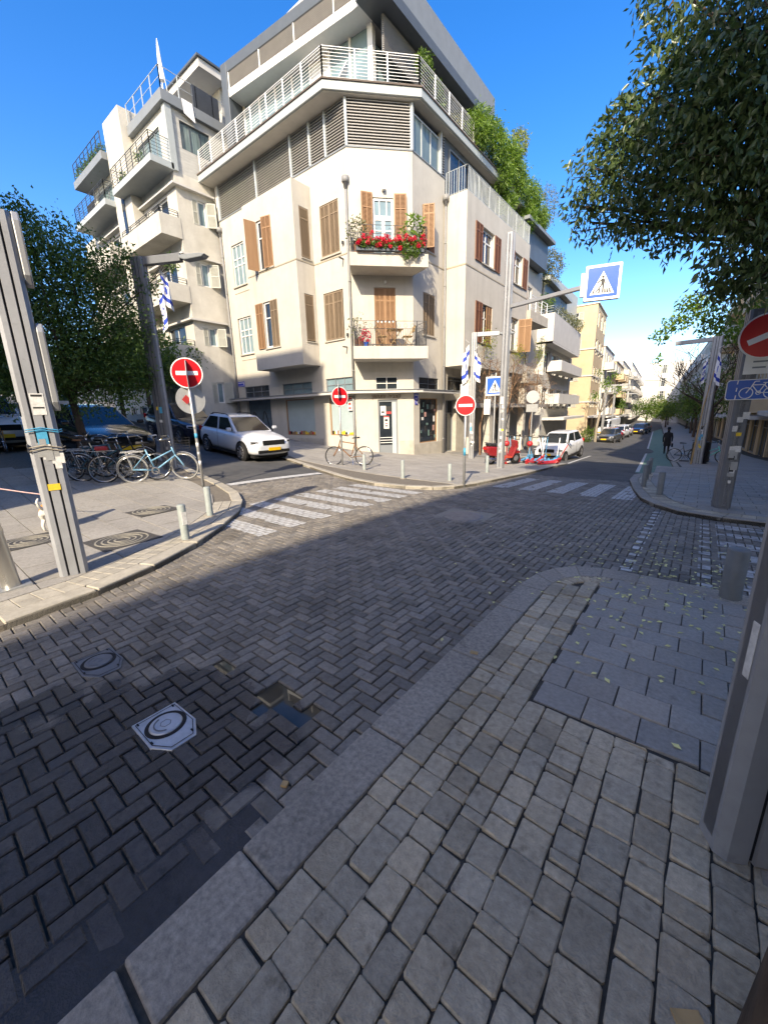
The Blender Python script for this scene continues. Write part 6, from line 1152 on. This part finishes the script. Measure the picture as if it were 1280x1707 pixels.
for k, z in enumerate((1.0,1.6,2.4,2.9,3.4)): q.tube([(.05+z*.03,0,z),(.05+z*.03+(.35 if k % 2 else -.25),.1,z+.3)], [.008,.003], 4)
q.build('twig', 'stake_wood', t)
RD = [(-1.73,39.99,1.88,1.00),(-0.84,40.02,2.30,1.20),(0.10,40.03,2.04,1.30),(0.71,40.02,2.66,1.10),(0.87,40.02,3.93,0.90),(-1.03,40.01,0.95,1.00),(0.61,40.02,0.92,0.90),(1.52,40.00,1.77,0.70)]
tree('street_tree', 'dense dark tree on the right pavement behind the far lamp', .3, 40.5, (0,0,2.4), [(x,y,z+.4,r,r,r) for x,y,z,r in RD], 2600, .2, .09, 'leaf_mid', seed=31, r=.14)
LS = [(-8.12,45.21,3.84,0.71),(-7.05,45.39,3.22,0.59),(-9.04,45.03,2.75,0.53),(-7.44,45.32,4.63,0.47),(-8.74,45.09,4.99,0.47)]
tree('street_tree', 'sparse pale street tree before the tan building', -8.6, 45.2, (.2,0,3.0), LS, 700, .17, .09, 'leaf_bright', 'bark_pale', r=.13, seed=33, shell=.1); tag(leaves('bush', [(-9.0,43.6,-1.0,.6,.6,.8)], 700, .15, .08, 'leaf_mid', seed=35), 'low green bush at the foot of the tan building', 'bush')
for i, (x, y, zc, rr_, m) in enumerate(((-9.0,92,2.6,3.2,'leaf_mid'),(-6.6,104,1.2,3.4,'leaf_yellow'),(-1.0,62,2.6,1.8,'leaf_mid'),(-1.6,74,2.0,2.0,'leaf_olive'),(-2.8,96,1.8,2.6,'leaf_mid'),(-11.5,76,3.5,2.0,'leaf_mid'),(-7.5,125,2,4,'leaf_mid'))):
    z = G(x, y); rng = random.Random(70+i); cl = [(x+rng.gauss(0,rr_*.45), y+rng.gauss(0,rr_*.4), z+3.6+rng.uniform(-.8,1.4), rr_*.5, rr_*.5, rr_*.42) for k in range(7)]
    tree('street_tree', ['dark green tree far along the left kerb','yellow green tree at the far end of the road','round green tree on the right pavement past the dense one','olive tree farther down the right pavement','green tree at the far right end of the street','green tree leaning from a gap between the far left blocks','most distant tree closing the street view'][i], x, y, (0,0,2.8), cl, 1100 if i in (2,3,4) else 2600, .32, .16, m, seed=70+i, r=.15, group='trees far down the street')
# dry vine on the wing
t = thing('dry_vine', 'tangle of bare brown vine stems under the wing of the corner building', 'vine'); rng = random.Random(44); q = MB()
for k in range(330):
    p = V(rng.uniform(-9.55,-8.9), rng.uniform(18.7,30), rng.uniform(1.9,4.2)); d = V(rng.gauss(.1,.4), rng.gauss(0,1), rng.gauss(.25,.7)).normalized(); pts = [p]
    for s in range(5): d = (d+V(rng.gauss(0,.35),rng.gauss(0,.45),rng.gauss(-.06,.4))).normalized(); p = p+d*rng.uniform(.15,.4); p.x = max(-9.58, min(-8.5, p.x)); pts.append(p)
    q.tube(pts, [.012,.011,.01,.008,.006,.004], 3)
for y in (19.9,23.2,27.6): q.tube([(-9.3,y,G(-9.3,y)),(-9.4,y+.1,.8),(-9.2,y+.4,2.4),(-9.3,y+.9,4.2)], [.06,.05,.04,.02], 7)
q.build('stem', 'vine_dry', t); leaves('foliage', [(-9.3,20.5,5.0,.3,.8,.9),(-9.3,24.8,4.9,.3,1.2,.7),(-9.3,28.6,5.3,.4,.8,1.0)], 900, .1, .05, 'leaf_yellow', t, seed=45, shell=.1)
# balcony flowers, furniture
t = thing('flower_box', 'row of red geraniums along the upper chamfer balcony', 'flowers', tuple(FC.pt(1.4,7.82,1.15))); ang = math.atan2(FC.d.y, FC.d.x); t.rotation_euler = (0,0,ang)
MB().box(-1.25,1.45,-.12,.06,.0,.18).build('planter', 'dark_grey_metal', t); C_ = [(-1.1+.2*k,-.06-.02*(k%2),.24,.17,.15,.17) for k in range(13)]; leaves('foliage', C_+[(.75,-.18,-.05,.2,.12,.25),(1.1,-.16,-.02,.2,.12,.2)], 2600, .075, .06, 'leaf_mid', t, seed=51); rng = random.Random(5)
cl = [(rng.uniform(-1.2,1.5), rng.uniform(-.25,.05), .24+rng.uniform(-.12,.26)*(1 if rng.random() < .8 else 1.3), .075,.075,.06) for k in range(70)]; leaves('petals', cl, 4200, .045, .045, 'petal_red', t, 0, 52, .6)
def potplant(label, p, s, m, n, pot='wood_red', ln=.12, grp=None):
    t = thing('potted_plant', label, 'plant', tuple(p), 0, grp); MB().lathe([(.10*s,0),(.14*s,.24*s),(.15*s,.25*s),(.13*s,.25*s)], (0,0,0), n=12).build('pot', pot, t); leaves('foliage', [(0,0,.55*s,.26*s,.26*s,.38*s)], n, ln, ln*.4, m, t, seed=int(s*100)+n); return t
potplant('bushy pale green plant at the left end of the geranium balcony', FC.pt(.25,7.8,.6), 1.6, 'leaf_olive', 420); potplant('green leafy plant at the right end of the geranium balcony', FC.pt(2.55,7.8,.75), 1.7, 'leaf_bright', 300, ln=.2); potplant('small flowering plant in a blue pot on the lower chamfer balcony', FC.pt(.45,4.33,.85), .8, 'petal_red', 120, 'sign_blue'); potplant('tall bare twiggy plant at the left end of the lower chamfer balcony', FC.pt(.2,4.33,.5), 1.5, 'leaf_olive', 160)
def chair(label, p, rz):
    t = thing('folding_chair', label, 'chair', tuple(p), rz, 'folding chairs on the lower balcony')
    for s in (-.2,.2): MB().bar((-.2,s,0), (.22,s,.44), .03, .018).build('leg', 'stake_wood', t); MB().bar((.22,s,0), (-.28,s,.88), .03, .018).build('leg', 'stake_wood', t)
    for k in range(5): MB().box(-.18+k*.085,-.11+k*.085,-.22,.22,.44,.456).build('seat_slat', 'stake_wood', t)
    for k in range(3): MB().box(-.29+.02*(2-k),-.265+.02*(2-k),-.2,.2,.62+.09*k,.69+.09*k).build('back_slat', 'stake_wood', t)
chair('light wooden folding chair left of the balcony table', FC.pt(1.15,4.33,.65), ang); chair('light wooden folding chair right of the balcony table', FC.pt(2.3,4.33,.65), ang+math.pi)
t = thing('folding_table', 'small wooden folding table on the lower chamfer balcony', 'table', tuple(FC.pt(1.72,4.33,.65)), ang)
for k in range(6): MB().box(-.33+k*.112,-.23+k*.112,-.3,.3,.7,.72).build('top_slat', 'stake_wood', t)
for s in (-.25,.25): MB().bar((-.28,s,0), (.28,s,.7), .035, .02).build('leg', 'stake_wood', t); MB().bar((.28,s,0), (-.28,s,.7), .035, .02).build('leg', 'stake_wood', t)
for k in range(5): tag(MB().lathe([(0,-.05),(.05,0),(0,.05)], tuple(FC.pt(.95+k*.16,5.27-.01*(k%2),1.08)), n=10).build('globe_light', 'white_paint', None, True), ['leftmost','second','middle','fourth','rightmost'][k]+' white globe light on the lower balcony rail', 'light', 'globe lights on the balcony rail')
t = thing('deck_chair', 'white lounge chair behind the penthouse railing', 'chair', (-13.4,13.9,13.88), R_(40)); MB().bar((-.6,0,.3),(.3,0,.35), .55, .04).build('seat', 'white_metal', t); MB().bar((.3,0,.35),(.7,0,.95), .55, .04).build('backrest', 'white_metal', t)
for x in (-.5,.25):
    for s in (-.25,.25): MB().bar((x,s,0), (x,s,.32), .035, .035).build('leg', 'white_metal', t)
# ---------------- people, dog, street things ----------------
mat('cloth_black', (.014,.014,.016), .9, .1, 10, obj=1); mat('skin', (.45,.27,.19), .6, .05, 6, obj=1); mat('fur_white', (.68,.65,.60), .9, .08, 20, obj=1); mat('fur_tan', (.50,.22,.06), .9, .1, 20, obj=1); mat('leash', (.62,.40,.38), .7, .1, 10); mat('hair_dark', (.03,.02,.015), .8, .1, 20, obj=1)
def skin_mesh(name, pts, edges, rad, m, par, root=0, lv=2):
    me = bpy.data.meshes.new(name); me.from_pydata(pts, edges, []); o = link(name, me, par); s = o.modifiers.new('skin', 'SKIN'); s.use_smooth_shade = True
    for i, v in enumerate(me.skin_vertices[0].data): r_ = rad[i]; v.radius = (r_, r_) if not isinstance(r_, tuple) else r_; v.use_root = (i == root)
    d = o.modifiers.new('sub', 'SUBSURF'); d.levels = lv; d.render_levels = lv; me.materials.append(MATS[m]); return o
def person(label, x, y, rz, coat=True, hat=True, bag=True):
    t = thing('person', label, 'person', (x, y, G(x, y)), rz)   # faces +y
    P = [(0,0,.95),(0,0,1.15),(0,.01,1.36),(0,.01,1.48),(0,.03,1.58),(0,.04,1.68),
         (-.1,0,.9),(-.10,.14,.50),(-.10,.08,.10),(-.10,.20,.04),(.1,0,.9),(.10,-.02,.50),(.10,-.22,.14),(.10,-.14,.04),
         (-.19,0,1.40),(-.25,-.08,1.14),(-.24,.02,.92),(-.24,.06,.82),(.19,0,1.40),(.25,.06,1.14),(.25,.16,.94),(.25,.20,.85)]
    E_ = [(0,1),(1,2),(2,3),(3,4),(4,5),(0,6),(6,7),(7,8),(8,9),(0,10),(10,11),(11,12),(12,13),(2,14),(14,15),(15,16),(16,17),(2,18),(18,19),(19,20),(20,21)]
    Rr = [(.15,.11),(.15,.11),(.17,.11),.06,.085,.08,.1,.065,.045,.04,.1,.065,.045,.04,.07,.05,.04,.035,.07,.05,.04,.035]
    skin_mesh('body', P, E_, Rr, 'cloth_black', t)
    MB().lathe([(0,-.12),(.07,-.08),(.085,0),(.075,.08),(0,.115)], (0,.045,1.63), n=14).build('head', 'skin', t, True); MB().lathe([(.0,.02),(.088,.0),(.09,.05),(.06,.1),(0,.12)], (0,.035,1.64), n=14).build('hair', 'hair_dark', t, True)
    for s in (-1,1): q = MB(); q.obox((s*.245,.07 if s < 0 else .21,.79),(.012,0,0),(0,.035,0),(0,0,.045)); [q.tube([(s*.245,(.045 if s < 0 else .185)+.017*k,.755),(s*.242,(.05 if s < 0 else .19)+.017*k,.70),(s*.235,(.055 if s < 0 else .195)+.016*k,.675)], [.008,.0075,.006], 5) for k in range(4)]; q.tube([(s*.235,.1 if s < 0 else .24,.80),(s*.23,.125 if s < 0 else .265,.755)], [.009,.007], 5); q.build('hand', 'skin', t)
    MB().lathe([(.21,1.0-.42),(.205,.8),(.185,1.1),(.20,1.36),(.1,1.46)], (0,0,0), n=18).build('coat', 'cloth_black', t, True)
    if hat: MB().lathe([(.19,.0),(.17,.012),(.095,.012),(.09,.11),(.06,.13),(0,.12)], (0,.04,1.70), n=20).build('hat', 'cloth_black', t, True)
    if bag: MB().obox((.29,.2,.62),(.05,0,0),(0,.13,0),(0,0,.12)).build('bag', 'cloth_black', t, bevel=.02)
    return t
person('person in black coat and brimmed hat walking away along the bike lane', -1.85, 33.0, R_(4)); person('dark dressed person standing in the shade of the right pavement', 2.0, 44.0, R_(95), hat=False, bag=False)
t = thing('dog', 'small white and tan dog on a leash behind the sticker covered pole', 'dog', (-7.5,1.38,G(-7.5,1.38)), R_(140))
D = [(-.17,0,.30),(0,0,.30),(.16,0,.31),(.26,0,.38),(.33,0,.45),(.40,0,.44),(.47,0,.425),(-.19,.06,.26),(-.15,.065,.17),(-.21,.065,.10),(-.19,.065,.02),(-.16,.065,.015),(-.19,-.06,.26),(-.17,-.065,.17),(-.24,-.065,.10),(-.22,-.065,.02),(-.19,-.065,.015),(.16,.06,.24),(.16,.06,.12),(.17,.06,.02),(.195,.06,.015),(.16,-.06,.24),(.19,-.06,.12),(.20,-.06,.02),(.225,-.06,.015),(-.24,0,.34),(-.31,0,.40),(-.33,0,.47),(-.28,0,.51)]
skin_mesh('body', D, [(0,1),(1,2),(2,3),(3,4),(4,5),(5,6),(0,7),(7,8),(8,9),(9,10),(10,11),(0,12),(12,13),(13,14),(14,15),(15,16),(2,17),(17,18),(18,19),(19,20),(2,21),(21,22),(22,23),(23,24),(0,25),(25,26),(26,27),(27,28)], [(.085,.085),(.085,.085),(.1,.09),.065,.06,.05,.03,.05,.035,.022,.02,.018,.05,.035,.022,.02,.018,.045,.025,.02,.018,.045,.025,.02,.018,.025,.02,.018,.014], 'fur_white', t, 1)
MB().lathe([(0,-.12),(.06,-.10),(.096,-.03),(.098,.03),(.07,.09),(0,.11)], (-.13,0,.315), (1,0,0), 16).build('tan_patch', 'fur_tan', t, True)
for s in (-1,1): MB().add([(.33,s*.04,.50),(.37,s*.06,.48),(.36,s*.085,.42)], [(0,1,2)]).build('ear', 'fur_tan', t)
tag(MB().tube([(-7.72,1.58,.44),(-8.0,1.2,.55),(-8.6,.62,.72),(-9.6,.2,.98)], .009, 6).build('dog_leash', 'leash'), 'pale taut dog leash crossing behind the sticker covered pole', 'leash')
t = thing('litter_bin', 'black ribbed litter bin at the foot of the staked sapling', 'bin', (-.02,23.9,G(-.02,23.9))); q = MB().lathe([(.30,0),(.31,.05),(.31,.95),(.33,.96),(.33,1.0),(.26,1.02),(.22,.98),(.2,.5),(0,.5)], (0,0,0), n=24); q.build('drum', 'black_plastic', t)
for k in range(20): a = 2*math.pi*k/20; MB().obox((.315*math.cos(a),.315*math.sin(a),.5),(.014*math.cos(a),.014*math.sin(a),0),(-.02*math.sin(a),.02*math.cos(a),0),(0,0,.42)).build('rib', 'black_plastic', t)
t = thing('tree_grate', 'pale concrete frame of the tree pit beside the black bin', 'kerb', (-.55,25.0,G(-.55,25.0))); MB().box(-.5,.5,-.7,.7,-.05,.03).build('frame', 'limestone', t); MB().box(-.25,.15,-.4,.2,.031,.04).build('soil', 'bark', t)
# tree trunk close at the lower right corner, out of focus in the photograph
tree('street_tree', 'dark brown trunk close by the near pole in the lower right corner', .31, .92, (.15,-.2,3.6), [(1.4,-.2,5.0,1.1),(1.9,.4,5.2,.9),(.9,-1.2,5.2,1.0),(1.6,-.9,5.6,1.0)], 2500, .12, .06, 'leaf_dark', r=.09, seed=99, z=0)
# pavement covers, fallen leaves, litter
mat('iron_cover', (.085,.08,.075), .7, .15, 30, .3, 60)
for i, (x, y, w_, lab) in enumerate(((-6.0,1.75,.36,'square ringed iron cover nearest the tall sticker covered pole'),(-7.45,2.7,.34,'patterned iron cover between the bollards and the bicycles'),(-7.0,.95,.32,'dark iron cover under the small dog'))):
    t = thing('pavement_cover', lab, 'manhole cover', (x, y, G(x, y)+.003), R_(5)); MB().box(-w_,w_,-w_,w_,-.01,.004).build('plate', 'iron_cover', t)
    for k in range(4): MB().lathe([(w_*(.25+.2*k)-.012,.0041),(w_*(.25+.2*k)-.01,.009),(w_*(.25+.2*k)+.01,.009),(w_*(.25+.2*k)+.012,.0041)], (0,0,0), n=24).build('ring', 'cover_frame', t)
rng = random.Random(77); q = MB()
for k in range(430):
    x = rng.gauss(.0,.55); y = rng.gauss(4.3,.95)
    if k % 4 == 0: x, y = rng.gauss(-.6,.9), rng.gauss(5.0,1.0)
    if x > .9 or y < 1.6: continue
    z = G(x, y)+(.006 if inpoly((x, y), near_poly) or inpoly((x, y), right_poly) else ROAD+.009); a = rng.uniform(0,6.28); l, w_ = rng.uniform(.016,.028), rng.uniform(.010,.016); d = V(math.cos(a),math.sin(a),0); n_ = V(-d.y,d.x,0); p = V(x,y,z)
    q.add([p-d*l, p+n_*w_+V(0,0,.006), p+d*l+V(0,0,.003), p-n_*w_+V(0,0,.005)], [(0,1,2),(0,2,3)])
stuff(q.build('fallen_leaves', 'fallen_leaf')); bpy.data.objects['fallen_leaves']['label'] = 'small yellow leaves scattered over the right pavement and road'; bpy.data.objects['fallen_leaves']['category'] = 'leaves'
tag(MB().obox((.18,1.02,.004),(.03,.02,0),(-.012,.018,0),(0,0,.003)).build('cardboard_scrap', 'stake_wood'), 'torn cardboard scrap on the setts near the lower right corner', 'litter'); tag(MB().obox((-1.3,.83,ROAD+.012),(.014,.006,0),(-.005,.012,0),(0,0,.006)).build('litter_scrap', 'stake_wood'), 'tiny tan scrap at the end of the wet gutter', 'litter'); tag(MB().obox((-1.02,2.2,.008),(.025,.006,0),(-.004,.014,0),(0,0,.003)).build('dry_leaf', 'stake_wood'), 'single tan dry leaf at the foot of the kerb', 'leaf')
t = thing('bird', 'small dark bird flying in the blue sky left of the tree', 'bird', (-9.0,30,14.6), R_(20)); MB().lathe([(0,-.16),(.05,-.06),(.06,.04),(.03,.12),(0,.18)], (0,0,0), (1,0,0), 8).build('body', 'cloth_black', t); MB().add([(-.05,.04,.02),(.08,.04,.02),(.0,.4,.12),(-.05,-.04,.02),(.08,-.04,.02),(.0,-.4,.1)], [(0,1,2),(3,5,4)]).build('wing', 'cloth_black', t)
